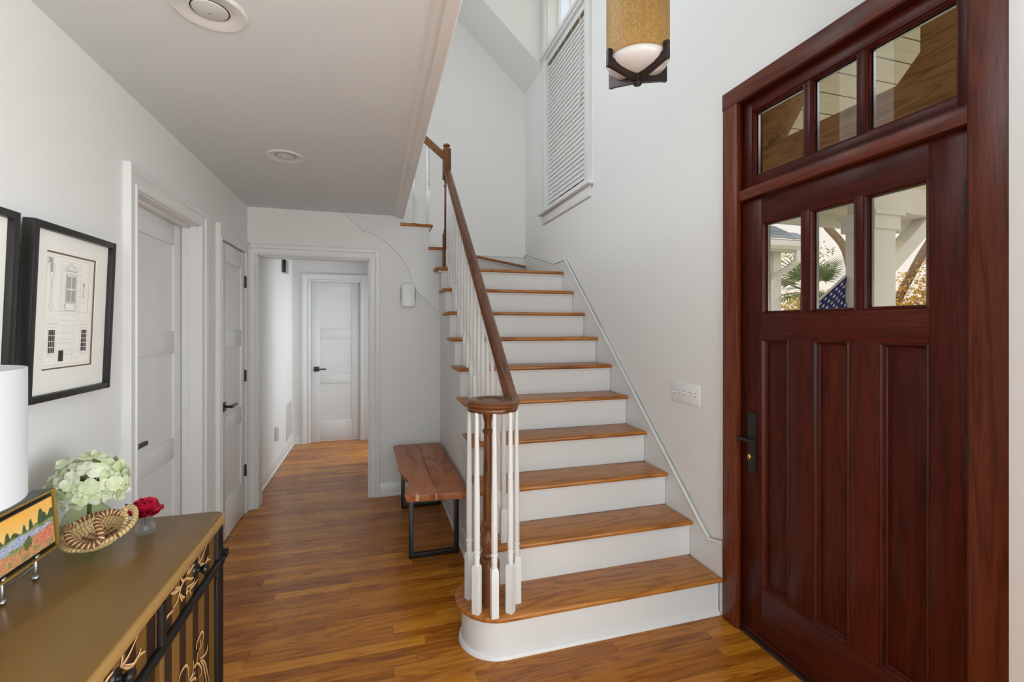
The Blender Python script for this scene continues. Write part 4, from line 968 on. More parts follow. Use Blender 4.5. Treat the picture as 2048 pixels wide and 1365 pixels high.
# drawers and doors between the posts
ends = [(1.312, 1.700), (0.882, 1.288), (0.600, 0.858)]
SRC = {
'A': [(1.3337, 0.7194), (1.3386, 0.7250), (1.3521, 0.7247), (1.3774, 0.7211)],
'B': [(1.3742, 0.7275), (1.3972, 0.7290), (1.4121, 0.7397), (1.4245, 0.7521), (1.4422, 0.7594), (1.4530, 0.7622)],
'C': [(1.4141, 0.7386), (1.4245, 0.7218), (1.4329, 0.7110)],
'C2': [(1.4155, 0.7406), (1.4351, 0.7201), (1.4494, 0.7135)],
'D': [(1.4231, 0.7556), (1.3972, 0.7614), (1.3774, 0.7668), (1.3596, 0.7726)],
'E': [(1.4210, 0.7562), (1.4005, 0.7664), (1.3853, 0.7719)],
'E2': [(1.4176, 0.7531), (1.3919, 0.7603), (1.3742, 0.7619)],
'F': [(1.4494, 0.7584), (1.4329, 0.7684), (1.4259, 0.7784)],
'G': [(1.4386, 0.7585), (1.4604, 0.7570), (1.4906, 0.7399), (1.5141, 0.7329)],
'H': [(1.4693, 0.7623), (1.4791, 0.7703), (1.4921, 0.7870)],
'I': [(1.4791, 0.7616), (1.4983, 0.7664), (1.5222, 0.7665)],
'I2': [(1.4663, 0.7653), (1.4753, 0.7679), (1.4829, 0.7669)],
'J': [(1.5222, 0.7516), (1.5468, 0.7529), (1.5812, 0.7577), (1.6219, 0.7766)],
'K': [(1.5468, 0.7529), (1.5553, 0.7640), (1.5570, 0.7814)],
'L': [(1.5553, 0.7512), (1.5900, 0.7261), (1.6219, 0.7273), (1.6551, 0.7177)],
'L2': [(1.5638, 0.7492), (1.6035, 0.7251), (1.6284, 0.7321), (1.6340, 0.7391)],
'M': [(1.4791, 0.7142), (1.4641, 0.7229), (1.4678, 0.7295), (1.4906, 0.7225), (1.5141, 0.7188), (1.5222, 0.7258)],
'N': [(1.4944, 0.6971), (1.4852, 0.7138), (1.5062, 0.7112), (1.5303, 0.7102), (1.5452, 0.7115)],
'N2': [(1.4693, 0.7124), (1.4619, 0.7207), (1.4693, 0.7224)],
'P': [(1.5344, 0.5159), (1.5369, 0.5298), (1.5553, 0.5360), (1.5768, 0.5383), (1.5900, 0.5231), (1.5768, 0.5007), (1.5553, 0.4813)],
'Q': [(1.5595, 0.4724), (1.5990, 0.4542), (1.6246, 0.4533), (1.6284, 0.4691)],
'R': [(1.5222, 0.4682), (1.5385, 0.4777), (1.5468, 0.5007)],
'S': [(1.4073, 0.5152), (1.4231, 0.5270), (1.4530, 0.5248), (1.4708, 0.5067), (1.4753, 0.4726)],
'T': [(1.4791, 0.4670), (1.5062, 0.4678), (1.5141, 0.5004)],
'U': [(1.5062, 0.4795), (1.5385, 0.4723), (1.5638, 0.4480), (1.5768, 0.4235), (1.5553, 0.4212)],
'V': [(1.5724, 0.4605), (1.6035, 0.4297), (1.6219, 0.3916), (1.6426, 0.3462)],
'V2': [(1.5638, 0.4633), (1.5882, 0.4341), (1.6080, 0.3888), (1.6219, 0.3470)],
'W': [(1.4791, 0.4641), (1.5101, 0.4590), (1.5262, 0.4588)],
'W2': [(1.4867, 0.4571), (1.5222, 0.4415), (1.5319, 0.4285)],
'X': [(1.5638, 0.5245), (1.5681, 0.5064), (1.5468, 0.4961)],
}
M['scroll'] = vcol('scroll_paint', 0.45)
def strokes(names, dy, dz=0.0, name='scroll_ornament', parent=None, zmax=9):
    bm = bmesh.new(); cl = bm.loops.layers.float_color.new('col')
    def lin(c): return srgb(*c)
    edge_c, mid_c, dark_c = lin((232, 206, 160)), lin((188, 140, 84)), lin((108, 56, 22))
    for n_ in names:
        pts = catmull([(CF+0.0022, y_+dy, z_+dz) for y_, z_ in SRC[n_]], 8)
        m_ = len(pts); prev = None
        Wm = 0.0044 if n_ in 'ABCDEFGHIJKL' or len(n_) > 1 else 0.0036
        if n_ in ('P', 'S', 'U', 'V', 'Q'): Wm = 0.0042
        for i, p in enumerate(pts):
            t_ = (pts[min(i+1, m_-1)]-pts[max(i-1, 0)]).normalized(); nn = Vector((0, -t_.z, t_.y))
            s_ = i/(m_-1); w_ = Wm*(0.18+0.82*math.sin(math.pi*min(1, s_*0.9+0.06))**0.8)
            ringv = [bm.verts.new(p+nn*w_*q+Vector((0.0005*(1-abs(q)), 0, 0))) for q in (-1, -0.25, 1)]
            if prev:
                for a in (0, 1):
                    f = bm.faces.new((prev[a], prev[a+1], ringv[a+1], ringv[a]))
                    for lp in f.loops:
                        iv = 0 if lp.vert in (prev[0], ringv[0]) else (2 if lp.vert in (prev[2], ringv[2]) else 1)
                        c_ = (dark_c, mid_c, edge_c)[iv]; lp[cl] = c_
            prev = ringv
    return obj(name, bm, M['scroll'], parent)
top_names = [n for n in SRC if n[0] in 'ABCDEFGHIJKLMN']
low_names = [n for n in SRC if n[0] in 'PQRSTUVWX']
for i, (y0, y1) in enumerate(ends):
    dr_ = boxo('drawer_front', M['stripe'], ch, (CF-0.014, CF, y0, y1, 0.684, 0.782), 0.0015)
    dd = boxo('cabinet_door', M['stripe'], ch, (CF-0.014, CF, y0, y1, 0.12, 0.660), 0.0015)
    if i < 2:
        strokes(top_names, -PERIOD*i, parent=dr_); strokes(low_names, -PERIOD*i, parent=dd)
        # mirrored lower half of the door scroll
        keep = dict(SRC)
        for n_ in low_names: SRC[n_] = [(y_*1.0, 0.70-z_) for y_, z_ in keep[n_]]
        strokes([n for n in low_names if n not in ('W', 'W2')], -PERIOD*i, 0.0, parent=dd); SRC.update(keep)
    ky = 1.523-PERIOD*i
    if ky > y0:
        bm = bmesh.new(); lathe(bm, [(0.0, 0.0), (0.010, 0.0), (0.007, 0.006), (0.006, 0.012), (0.012, 0.018), (0.0145, 0.025), (0.011, 0.031), (0.0, 0.033)], 20)
        o = obj('knob', bm, M['chest_black'], dr_); o.location = (CF, ky+0.012, 0.744); o.rotation_euler = (0, R(90), 0)
        bm = bmesh.new(); bmesh.ops.create_cone(bm, cap_ends=True, segments=20, radius1=0.020, radius2=0.017, depth=0.004, matrix=Matrix.Translation((CF+0.002, ky+0.012, 0.744)) @ Matrix.Rotation(R(90), 4, 'Y')); obj('knob_plate', bm, M['chest_black'], dr_)
# faux bamboo rails and posts
def bamboo(pts, r, nm):
    bm = bmesh.new(); tube(bm, pts, r, 14); 
    return obj(nm, bm, M['chest_black'], ch)
bamboo([(CF+0.004, CY0-0.02, 0.672), (CF+0.004, 1.790, 0.672)], 0.0125, 'bamboo_rail')
bamboo([(CF+0.004, CY0, 0.105), (CF+0.004, CY1, 0.105)], 0.0125, 'bamboo_rail')
for y_ in div: bamboo([(CF+0.002, y_, 0.672), (CF+0.002, y_, 0.784)], 0.0125, 'bamboo_post')
for y_ in (1.738, CY0+0.02):
    bamboo([(CF-0.010, y_, 0.0), (CF-0.010, y_, 0.784)], 0.024, 'corner_post')
    bamboo([(-0.92, y_, 0.0), (-0.92, y_, 0.784)], 0.020, 'corner_post')
bm = bmesh.new(); tube(bm, [(CF+0.004, 1.728, 0.672), (CF+0.004, 1.742, 0.672)], 0.0155, 14); tube(bm, [(-0.50, 1.768, 0.688), (-0.47, 1.768, 0.688)], 0.011, 12)
obj('bamboo_knot', bm, M['chest_black'], ch)
for z_ in (0.60, 0.20):
    bm = bmesh.new(); tube(bm, [(CF+0.003, 1.706, z_-0.03), (CF+0.003, 1.706, z_+0.03)], 0.0045, 8); obj('hinge', bm, M['black'], ch)

# ================================================================== table lamp on the chest
lx, ly = -0.770, 1.005
lp_ = thing('table_lamp', 'table lamp with white drum shade and black base on the chest', 'lamp', (lx, ly, TZ_))
bm = bmesh.new(); box(bm, lx-0.10, lx+0.10, ly-0.10, ly+0.10, TZ_, TZ_+0.022); obj('base', bm, M['black'], lp_, bevel=0.003)
bm = bmesh.new(); lathe(bm, [(0.0, 0.022), (0.035, 0.022), (0.04, 0.04), (0.025, 0.06), (0.045, 0.12), (0.055, 0.18), (0.035, 0.26), (0.015, 0.30), (0.012, 0.36), (0.0, 0.36)], 28, (lx, ly, TZ_)); obj('column', bm, M['black'], lp_)
sh_m = mat('shade_linen', (0.60, 0.61, 0.63, 1), 0.8, bump=0.1, bump_scale=500)
bm = bmesh.new(); lathe(bm, [(0.173, 0.312), (0.173, 0.546), (0.171, 0.546), (0.171, 0.312)], 64, (lx, ly, TZ_), cap=False); obj('lamp_shade', bm, sh_m, lp_)
bm = bmesh.new()
for a in (0, 120, 240): tube(bm, [(lx, ly, TZ_+0.53), (lx+0.171*math.cos(R(a)), ly+0.171*math.sin(R(a)), TZ_+0.53)], 0.002, 6)
tube(bm, [(lx, ly, TZ_+0.35), (lx, ly, TZ_+0.56)], 0.004, 8); obj('shade_spider', bm, M['brass'], lp_)

# ================================================================== small painting on an easel
pt = thing('framed_painting', 'small marsh sunset painting in a gilt frame on the chest', 'painting', (-0.800, 1.37, 0.872), local=True, rot=(R(-4), 0, R(90)))
# local: x along +Y world, -y towards the room, z up
W_, H_ = 0.250, 0.150
gold = mat('gilt', srgb(166, 132, 62), 0.35, metal=0.4)
for n, b in (('frame_side', (-W_/2, -W_/2+0.0045, -0.018, 0.016, 0, H_)), ('frame_side', (W_/2-0.0045, W_/2, -0.018, 0.016, 0, H_)), ('frame_rail', (-W_/2+0.0045, W_/2-0.0045, -0.018, 0.016, 0, 0.0045)), ('frame_rail', (-W_/2+0.0045, W_/2-0.0045, -0.018, 0.016, H_-0.0045, H_))): boxo(n, gold, pt, b, 0.0008)
for n, b in (('float_back', (-W_/2+0.0045, W_/2-0.0045, -0.010, 0.015, 0.0045, H_-0.0045)), ('outer_side', (-W_/2+0.001, W_/2+0.0005, -0.012, 0.030, H_-0.0005, H_+0.0008)), ('outer_side', (W_/2-0.0005, W_/2+0.0008, -0.012, 0.030, 0, H_))): boxo(n, M['chest_black'], pt, b)
ox, oz = W_/2-0.0145, 0.0165
from mathutils import noise as mnoise
def paint(u, v):
    # u across 0..1, v up 0..1
    n = lambda a, b, s: max(-1, min(1, 1.7*mnoise.noise(Vector((a*9*s, b*9*s*0.7+3.1, s*7.7)))))
    def mix(a, b, t): t = max(0, min(1, t)); return tuple(x+(y-x)*t for x, y in zip(a, b))
    hor = 0.56+0.02*n(u, 0.3, 0.6)
    if v > hor:
        t = (v-hor)/(1-hor); c = mix((244, 214, 146), (244, 172, 76), t**0.9+0.1*n(u, v, 0.5)); c = mix(c, (250, 190, 90), 0.3+0.3*n(u*0.5, v*2, 0.8))
        for cx_, hh, ww in ((0.80, 0.32, 0.045), (0.845, 0.20, 0.05), (0.64, 0.20, 0.028), (0.54, 0.16, 0.025), (0.40, 0.10, 0.05), (0.30, 0.18, 0.03), (0.18, 0.12, 0.05), (0.06, 0.2, 0.05), (0.98, 0.2, 0.06), (0.93, 0.1, 0.05)):
            dx = (u-cx_)/ww; top = hor+hh*(1-0.5*dx*dx)+0.012*n(u*3, v*3, 2)
            if abs(dx) < 1.15 and v < top and (v-hor) > -0.1: 
                q = 0.5+0.5*n(u*4, v*4, 1.4); c = mix((42, 62, 46), (98, 112, 66), q); break
        else:
            if v < hor+0.045+0.02*n(u*2, 0.1, 1.0): c = mix((86, 116, 92), (150, 160, 104), 0.5+0.5*n(u*3, v*3, 1.5))
        return c
    t = v/hor
    c = mix((172, 168, 110), (120, 126, 84), 0.5+0.5*n(u*2, v*4, 1.2))
    riv = 0.70+0.10*math.sin(u*4-0.3)
    if abs(t-riv) < 0.16+0.05*n(u, v, 1.1): c = mix((128, 138, 172), (206, 210, 222), 0.5+0.5*n(u*1.5, v*6, 1.7))
    if t < 0.52+0.13*n(u*1.3, 0.2, 0.8) or (u > 0.6 and t < 0.78-0.25*(1-u)):
        q = 0.5+0.5*n(u*3, v*5, 1.6); c = mix((190, 116, 76), (214, 164, 116), q)
        if n(u*2, v*2, 1.1) > 0.45: c = mix((160, 164, 118), (120, 120, 70), q)
        if u > 0.72 and t > 0.3: c = mix((204, 96, 66), (222, 160, 130), q)
    for cx_, cz_ in ((0.56, 0.30), (0.60, 0.34)):
        if (u-cx_)**2/0.0016+(v-cz_)**2/0.012 < 1+0.4*n(u*4, v*4, 1.7): c = mix((60, 76, 46), (120, 128, 70), 0.5+0.5*n(u*5, v*5, 1.9))
    return c
bm = bmesh.new(); cl = bm.loops.layers.float_color.new('col'); nu, nv = 150, 80
gv = [[bm.verts.new((-ox+2*ox*i/nu, -0.0152, oz+(H_-2*oz)*j/nv)) for i in range(nu+1)] for j in range(nv+1)]
for j in range(nv):
    for i in range(nu):
        f = bm.faces.new((gv[j][i], gv[j][i+1], gv[j+1][i+1], gv[j+1][i]))
        for lp in f.loops:
            lp[cl] = srgb(*[max(0, min(255, q)) for q in paint((lp.vert.co.x+ox)/(2*ox), (lp.vert.co.z-oz)/(H_-2*oz))])
# canvas thickness
obj('canvas', bm, vcol('oil_paint', 0.5, bump=0.3), pt)
boxo('canvas_block', mat('canvas_edge', srgb(200, 180, 140), 0.8), pt, (-ox, ox, -0.0149, -0.009, oz, H_-oz))
es_ = thing('easel', 'hammered silver table easel holding the small painting', 'easel', (-0.79, 1.40, TZ_))
def ball(bm, p, r, sq=1.0): bmesh.ops.create_uvsphere(bm, u_segments=16, v_segments=10, radius=r, matrix=Matrix.Translation(p) @ Matrix.Diagonal((1, 1, sq, 1)))
for fy in (1.424, 1.316):
    bm = bmesh.new(); fx = -0.795
    ball(bm, (fx, fy, TZ_+0.0066), 0.0085, 0.78); ball(bm, (fx, fy, TZ_+0.056), 0.0092, 0.85)
    tube(bm, [(fx, fy, TZ_+0.010), (fx, fy, TZ_+0.016), (fx, fy, TZ_+0.030), (fx, fy, TZ_+0.040), (fx, fy, TZ_+0.052)], [0.004, 0.0052, 0.0056, 0.005, 0.0036], 12)
    obj('foot', bm, M['steel'], es_)
    bm = bmesh.new(); tube(bm, [(fx, fy, TZ_+0.038), (fx-0.012, fy-0.002, TZ_+0.036), (fx-0.03, fy-0.006, TZ_+0.036)], [0.0052, 0.0038, 0.0034], 10); obj('ledge_arm', bm, M['steel'], es_)
bm = bmesh.new(); tube(bm, [(-0.797, 1.424, TZ_+0.036), (-0.799, 1.40, TZ_+0.033), (-0.800, 1.37, TZ_+0.030), (-0.799, 1.34, TZ_+0.033), (-0.797, 1.316, TZ_+0.036)], [0.0042, 0.0034, 0.0034, 0.0034, 0.0042], 10); obj('cross_bar', bm, M['steel'], es_)
bm = bmesh.new(); tube(bm, [(-0.825, 1.424, TZ_+0.036), (-0.845, 1.37, TZ_+0.17)], 0.0033, 10); tube(bm, [(-0.825, 1.316, TZ_+0.036), (-0.845, 1.37, TZ_+0.17)], 0.0033, 10); tube(bm, [(-0.845, 1.37, TZ_+0.16), (-0.90, 1.37, TZ_+0.004)], 0.0033, 10); obj('back_leg', bm, M['steel'], es_)

# ================================================================== hydrangea in green glass
vx, vy = -0.802, 1.655
vs_ = thing('glass_vase', 'round pale green glass vase holding the hydrangea', 'vase', (vx, vy, TZ_))
M['green_glass'] = glass('green_glass', (0.93, 0.965, 0.84, 1), 1.5)
bm = bmesh.new(); lathe(bm, [(0.0, 0.001), (0.034, 0.0), (0.050, 0.014), (0.060, 0.036), (0.061, 0.056), (0.052, 0.082), (0.034, 0.100), (0.020, 0.106), (0.019, 0.112), (0.017, 0.112), (0.017, 0.105), (0.033, 0.097), (0.050, 0.080), (0.0585, 0.056), (0.0575, 0.036), (0.048, 0.016), (0.033, 0.004), (0.0, 0.005)], 40, (vx, vy, TZ_)); obj('body', bm, M['green_glass'], vs_)
hy = thing('hydrangea', 'pale green hydrangea bloom standing in the round vase', 'flower', (vx, vy, TZ_+0.01))
M['stem'] = mat('green_stem', srgb(74, 98, 40), 0.5)
bm = bmesh.new(); tube(bm, catmull([(vx+0.012, vy-0.01, TZ_+0.012), (vx+0.006, vy-0.004, TZ_+0.07), (vx+0.004, vy, TZ_+0.115), (vx+0.006, vy, TZ_+0.17)], 5), 0.0052, 10); st_ = obj('stem', bm, M['stem'], hy)
hc = Vector((vx+0.004, vy+0.005, TZ_+0.168))
bm = bmesh.new()
for a in range(9):
    an = R(40*a); e_ = hc+Vector((0.05*math.cos(an), 0.05*math.sin(an), 0.018+0.01*(a % 3)))
    tube(bm, [hc+Vector((0, 0, -0.02)), (hc+e_)/2+Vector((0, 0, -0.006)), e_], [0.003, 0.0022, 0.0014], 6)
obj('branch', bm, M['stem'], st_)
M['petal'] = obj_tint('hydrangea_petal', srgb(208, 220, 166), srgb(250, 250, 236), 0.6, trans=0.3)
def floret_mesh(seed):
    r_ = random.Random(seed); bm = bmesh.new()
    for k in range(4):
        a0 = math.pi/2*k+r_.uniform(-0.15, 0.15); L_ = r_.uniform(0.015, 0.021); wd_ = L_*r_.uniform(0.55, 0.68); cup = r_.uniform(0.1, 0.5)
        dx = Vector((math.cos(a0), math.sin(a0), 0)); dy = Vector((-dx.y, dx.x, 0)); rows = []
        for i in range(5):
            s = i/4; w_ = wd_*(0.15+1.0*math.sin(math.pi*(0.08+0.80*s))**0.8)*(1.0 if i < 4 else 0.75)
            rows.append([bm.verts.new(dx*L_*s*1.15+dy*w_*q+Vector((0, 0, cup*L_*s*s-0.12*L_*abs(q)+0.02*L_*math.sin(6*q+seed)+0.0006*k))) for q in (-1, -0.5, 0, 0.5, 1)])
        for i in range(4):
            for j in range(4): bm.faces.new((rows[i][j], rows[i][j+1], rows[i+1][j+1], rows[i+1][j]))
    me = finish(bm, 'floret', angle=80); me.materials.append(M['petal']); return me
fm = [floret_mesh(s) for s in range(6)]
rf = random.Random(11)
nfl = 92
for i in range(nfl):
    z_ = 1-1.45*(i+0.5)/nfl; th = i*2.399963; rr2 = math.sqrt(max(0, 1-z_*z_))
    if z_ < -0.1: rr2 = max(rr2, 0.92)
    nrm = Vector((rr2*math.cos(th), rr2*math.sin(th), z_))
    p = hc+Vector((nrm.x*0.080, nrm.y*0.080, nrm.z*0.078-0.008))*1.0
    p += Vector((rf.uniform(-1, 1), rf.uniform(-1, 1), rf.uniform(-1, 1)))*0.010
    if p.x < XL+0.03: p.x = XL+0.03
    o = obj('floret', fm[i % 6], None, hy); o.location = p
    nrm = (nrm+Vector((rf.uniform(-1, 1), rf.uniform(-1, 1), rf.uniform(-1, 1)))*0.35).normalized()
    q_ = nrm.to_track_quat('Z', 'Y') @ Matrix.Rotation(rf.uniform(0, 6.28), 3, 'Z').to_quaternion()
    o.rotation_mode = 'QUATERNION'; o.rotation_quaternion = q_

# ================================================================== peony in a little crystal vase
px_, py_ = -0.660, 1.655
cv = thing('crystal_vase', 'tiny cut crystal vase with the red peony', 'vase', (px_, py_, TZ_))
M['crystal'] = glass('crystal', (0.93, 0.95, 0.95, 1), 2.4, 0.05)
_n = M['crystal'].node_tree; _d = _n.nodes.new('ShaderNodeBsdfTranslucent'); _d.inputs[0].default_value = (0.85, 0.87, 0.88, 1); _m = _n.nodes.new('ShaderNodeMixShader'); _m.inputs[0].default_value = 0.38
_s = _n.nodes['Material Output'].inputs[0].links[0].from_socket; _n.links.new(_s, _m.inputs[1]); _n.links.new(_d.outputs[0], _m.inputs[2]); _n.links.new(_m.outputs[0], _n.nodes['Material Output'].inputs[0])
bm = bmesh.new(); lathe(bm, [(0.0, 0.0005), (0.016, 0.0), (0.024, 0.006), (0.0265, 0.018), (0.022, 0.027), (0.0165, 0.031), (0.020, 0.042), (0.0235, 0.056), (0.0215, 0.056), (0.018, 0.042), (0.0145, 0.031), (0.020, 0.026), (0.024, 0.018), (0.020, 0.008), (0.0, 0.006)], 14, (px_, py_, TZ_)); obj('body', bm, M['crystal'], cv, angle=8)
pe = thing('peony', 'crimson peony flower with two dark leaves in the crystal vase', 'flower', (px_, py_, TZ_+0.01))
bm = bmesh.new(); tube(bm, [(px_+0.003, py_, TZ_+0.010), (px_, py_, TZ_+0.04), (px_+0.002, py_, TZ_+0.062)], 0.0022, 8); obj('stem', bm, mat('dark_stem', srgb(70, 24, 24), 0.5), pe)
M['peony'] = obj_tint('peony_petal', srgb(168, 6, 40), srgb(228, 40, 84), 0.45, trans=0.15)
def petal_mesh(L_, wd_, cup):
    bm = bmesh.new(); rows = []
    for i in range(6):
        s = i/5; w_ = wd_*math.sin(math.pi*(0.12+0.56*s))**0.8
        rows.append([bm.verts.new((w_*q, L_*s*(1-0.16*q*q*s), cup*L_*(s**1.6)+0.45*wd_*q*q*s+0.03*L_*math.sin(5*q+9*s))) for q in (-1, -0.5, 0, 0.5, 1)])
    for i in range(5):
        for j in range(4): bm.faces.new((rows[i][j], rows[i][j+1], rows[i+1][j+1], rows[i+1][j]))
    me = finish(bm, 'petal', angle=80); me.materials.append(M['peony']); return me
pm = [petal_mesh(0.044, 0.026, 0.22), petal_mesh(0.037, 0.022, 0.5), petal_mesh(0.027, 0.015, 0.8)]
pc = Vector((px_+0.001, py_, TZ_+0.060))
for rn, (cnt, til, dz_) in enumerate(((8, -6, 0.0), (8, 16, 0.003), (9, 36, 0.006), (8, 54, 0.009), (6, 72, 0.012))):
    for i in range(cnt):
        o = obj('petal', pm[min(rn, 2)], None, pe); az = 2*math.pi*i/cnt+rn*0.4+rf.uniform(-0.15, 0.15)
        o.location = pc+Vector((0, 0, dz_)); o.rotation_euler = (R(til+rf.uniform(-6, 6)), R(rf.uniform(-8, 8)), az)
M['leaf'] = mat('dark_leaf', srgb(38, 50, 36), 0.4)
for ang_, ln_, tilt in ((R(165), 0.058, 0.75), (R(130), 0.050, 1.05)):
    bm = bmesh.new(); dx = Vector((math.cos(ang_), math.sin(ang_), 0)); dy = Vector((-dx.y, dx.x, 0)); rows = []
    for i in range(8):
        s = i/7; w_ = 0.010*math.sin(math.pi*(0.05+0.93*s))**0.9
        c_ = Vector((px_, py_, TZ_+0.052))+dx*(0.010+ln_*s*math.cos(tilt*(1-0.3*s)))+Vector((0, 0, ln_*s*math.sin(tilt)*(1-0.15*s)))
        rows.append([bm.verts.new(c_+dy*w_*q+Vector((0, 0, 0.004*abs(q)))) for q in (-1, 0, 1)])
    for i in range(7):
        for j in range(2): bm.faces.new((rows[i][j], rows[i][j+1], rows[i+1][j+1], rows[i+1][j]))
    obj('leaf', bm, M['leaf'], pe, angle=80)

# ================================================================== sweetgrass basket
bk = thing('coiled_basket', 'small coiled grass basket with looping striped handles', 'basket', (-0.727, 1.552, TZ_), local=True, rot=(0, 0, R(16.5)))
def coil_mat(name, base, stitch, freq, duty):
    m = mat(name, base, 0.7); nt = m.node_tree; N = nt.nodes; L = nt.links; b = N['Principled BSDF']
    t = N.new('ShaderNodeTexCoord'); s = N.new('ShaderNodeSeparateXYZ'); L.new(t.outputs['UV'], s.inputs[0])
    a = N.new('ShaderNodeMath'); a.operation = 'MULTIPLY'; a.inputs[1].default_value = freq; L.new(s.outputs['X'], a.inputs[0])
    a2 = N.new('ShaderNodeMath'); a2.operation = 'ADD'; L.new(a.outputs[0], a2.inputs[0]); L.new(s.outputs['Y'], a2.inputs[1])
    f = N.new('ShaderNodeMath'); f.operation = 'FRACT'; L.new(a2.outputs[0], f.inputs[0])
    c_ = N.new('ShaderNodeValToRGB'); c_.color_ramp.elements[0].position = duty-0.06; c_.color_ramp.elements[0].color = stitch; c_.color_ramp.elements[1].position = duty+0.06; c_.color_ramp.elements[1].color = base
    L.new(f.outputs[0], c_.inputs[0]); L.new(c_.outputs[0], b.inputs['Base Color'])
    bp = N.new('ShaderNodeBump'); bp.inputs['Distance'].default_value = 0.001; bp.inputs['Strength'].default_value = 0.7; L.new(f.outputs[0], bp.inputs['Height']); L.new(bp.outputs[0], b.inputs['Normal'])
    return m
M['coil_c'] = coil_mat('coil_cream', srgb(198, 170, 118), srgb(122, 88, 52), 110, 0.22)
M['coil_b'] = coil_mat('coil_brown', srgb(112, 66, 42), srgb(208, 182, 130), 95, 0.30)
M['coil_k'] = coil_mat('coil_check', srgb(186, 158, 108), srgb(118, 74, 48), 60, 0.5)
# tilted oval dish: local x to the right, -y to the viewer, z up
tilt = Matrix.Rotation(R(33), 4, 'X') @ Matrix.Identity(4)
def T_(p): 
    q = tilt @ Vector(p); q = Matrix.Rotation(R(-12), 4, 'Y') @ q
    return q*0.90+Vector((0.0, 0.0, 0.034))
def ell(ax, by, z, n=44, wob=0.0, ph=0.0): return [T_((ax*math.cos(2*math.pi*i/n), by*math.sin(2*math.pi*i/n), z+wob*math.sin(4*math.pi*i/n+ph))) for i in range(n)]
for j, (ax, by, z_, key) in enumerate(((0.012, 0.004, 0.0, 'coil_k'), (0.021, 0.010, 0.0, 'coil_k'), (0.030, 0.017, 0.0005, 'coil_k'), (0.039, 0.024, 0.002, 'coil_k'), (0.047, 0.031, 0.005, 'coil_k'), (0.054, 0.037, 0.010, 'coil_c'), (0.060, 0.042, 0.017, 'coil_c'), (0.065, 0.046, 0.025, 'coil_c'), (0.070, 0.050, 0.033, 'coil_c'))):
    bm = bmesh.new(); tube(bm, ell(ax, by, z_, wob=0.002 if j > 5 else 0), 0.0052, 8, closed=True); obj('coil', bm, M[key], bk)
bm = bmesh.new(); tube(bm, [T_((0.077*math.cos(a)*(1+0.06*math.sin(3*a)), 0.055*math.sin(a)*(1+0.10*math.sin(2*a+1)), 0.042+0.006*math.sin(2*a))) for a in [2*math.pi*i/60 for i in range(60)]], 0.0066, 9, closed=True); obj('rim', bm, M['coil_c'], bk)
for pts in ([(-0.048, 0.046, 0.046), (-0.060, 0.030, 0.064), (-0.052, 0.0, 0.074), (-0.044, -0.028, 0.070), (-0.020, -0.052, 0.058), (0.006, -0.056, 0.052), (0.022, -0.046, 0.060), (0.020, -0.024, 0.072), (0.016, 0.004, 0.076), (0.026, 0.028, 0.070), (0.048, 0.038, 0.060), (0.068, 0.026, 0.052)],):
    bm = bmesh.new(); tube(bm, catmull([T_(p) for p in pts], 6), 0.0078, 10); obj('handle', bm, M['coil_b'], bk)
bm = bmesh.new(); tube(bm, catmull([T_(p) for p in ((0.066, 0.030, 0.046), (0.086, 0.044, 0.050), (0.100, 0.028, 0.048), (0.098, -0.004, 0.044), (0.082, -0.032, 0.046), (0.058, -0.050, 0.048))], 6), 0.0075, 10); obj('handle', bm, M['coil_c'], bk)
bm = bmesh.new(); tube(bm, catmull([T_(p) for p in ((-0.052, 0.044, 0.040), (-0.03, 0.064, 0.038), (0.0, 0.070, 0.034), (0.03, 0.062, 0.038))], 6), 0.0078, 10); obj('handle', bm, M['coil_b'], bk)

# ================================================================== outside the front door
M['porch_white'] = mat('porch_white', (0.80, 0.78, 0.74, 1), 0.5)
M['porch_cream'] = mat('porch_ceiling', srgb(232, 226, 210), 0.6)
M['cypress'] = wood('cypress_timber', srgb(112, 76, 42), srgb(160, 116, 70), srgb(190, 146, 96), 'y', rough=0.6, tone=0.2)
bm = bmesh.new(); box(bm, -30, 60, -40, 60, -0.75, -0.45)
tag(obj('ground_lawn', bm, mat('lawn', srgb(176, 168, 120), 0.9, bump=0.3, bump_scale=20)), 'dry sunlit lawn beyond the porch', 'ground', kind='structure')
bm = bmesh.new(); box(bm, XR+0.165, 5.2, 0.69, 5.2, -0.40, -0.02)
tag(obj('porch_deck', bm, mat('porch_deck', srgb(190, 182, 170), 0.7)), 'grey porch deck outside the front door', 'porch', kind='structure')
bm = bmesh.new()
for b in ((XR+0.131, XR+0.16, 0.69, 0.80, -0.1, 6.0), (XR+0.131, XR+0.16, -3.0, 0.69, 2.7, 6.0), (XR+0.131, XR+0.16, 1.95, 3.40, -0.1, 6.0), (XR+0.131, XR+0.16, 0.80, 1.95, 2.62, 6.0), (XR+0.131, XR+0.16, 3.40, 4.5, -0.1, 2.5), (XR+0.131, XR+0.16, 4.5, 5.3, -0.1, 6.0)): box(bm, *b)
tag(obj('wall_outside', bm, M['porch_white']), 'white siding on the outside of the front wall', 'wall', kind='structure')
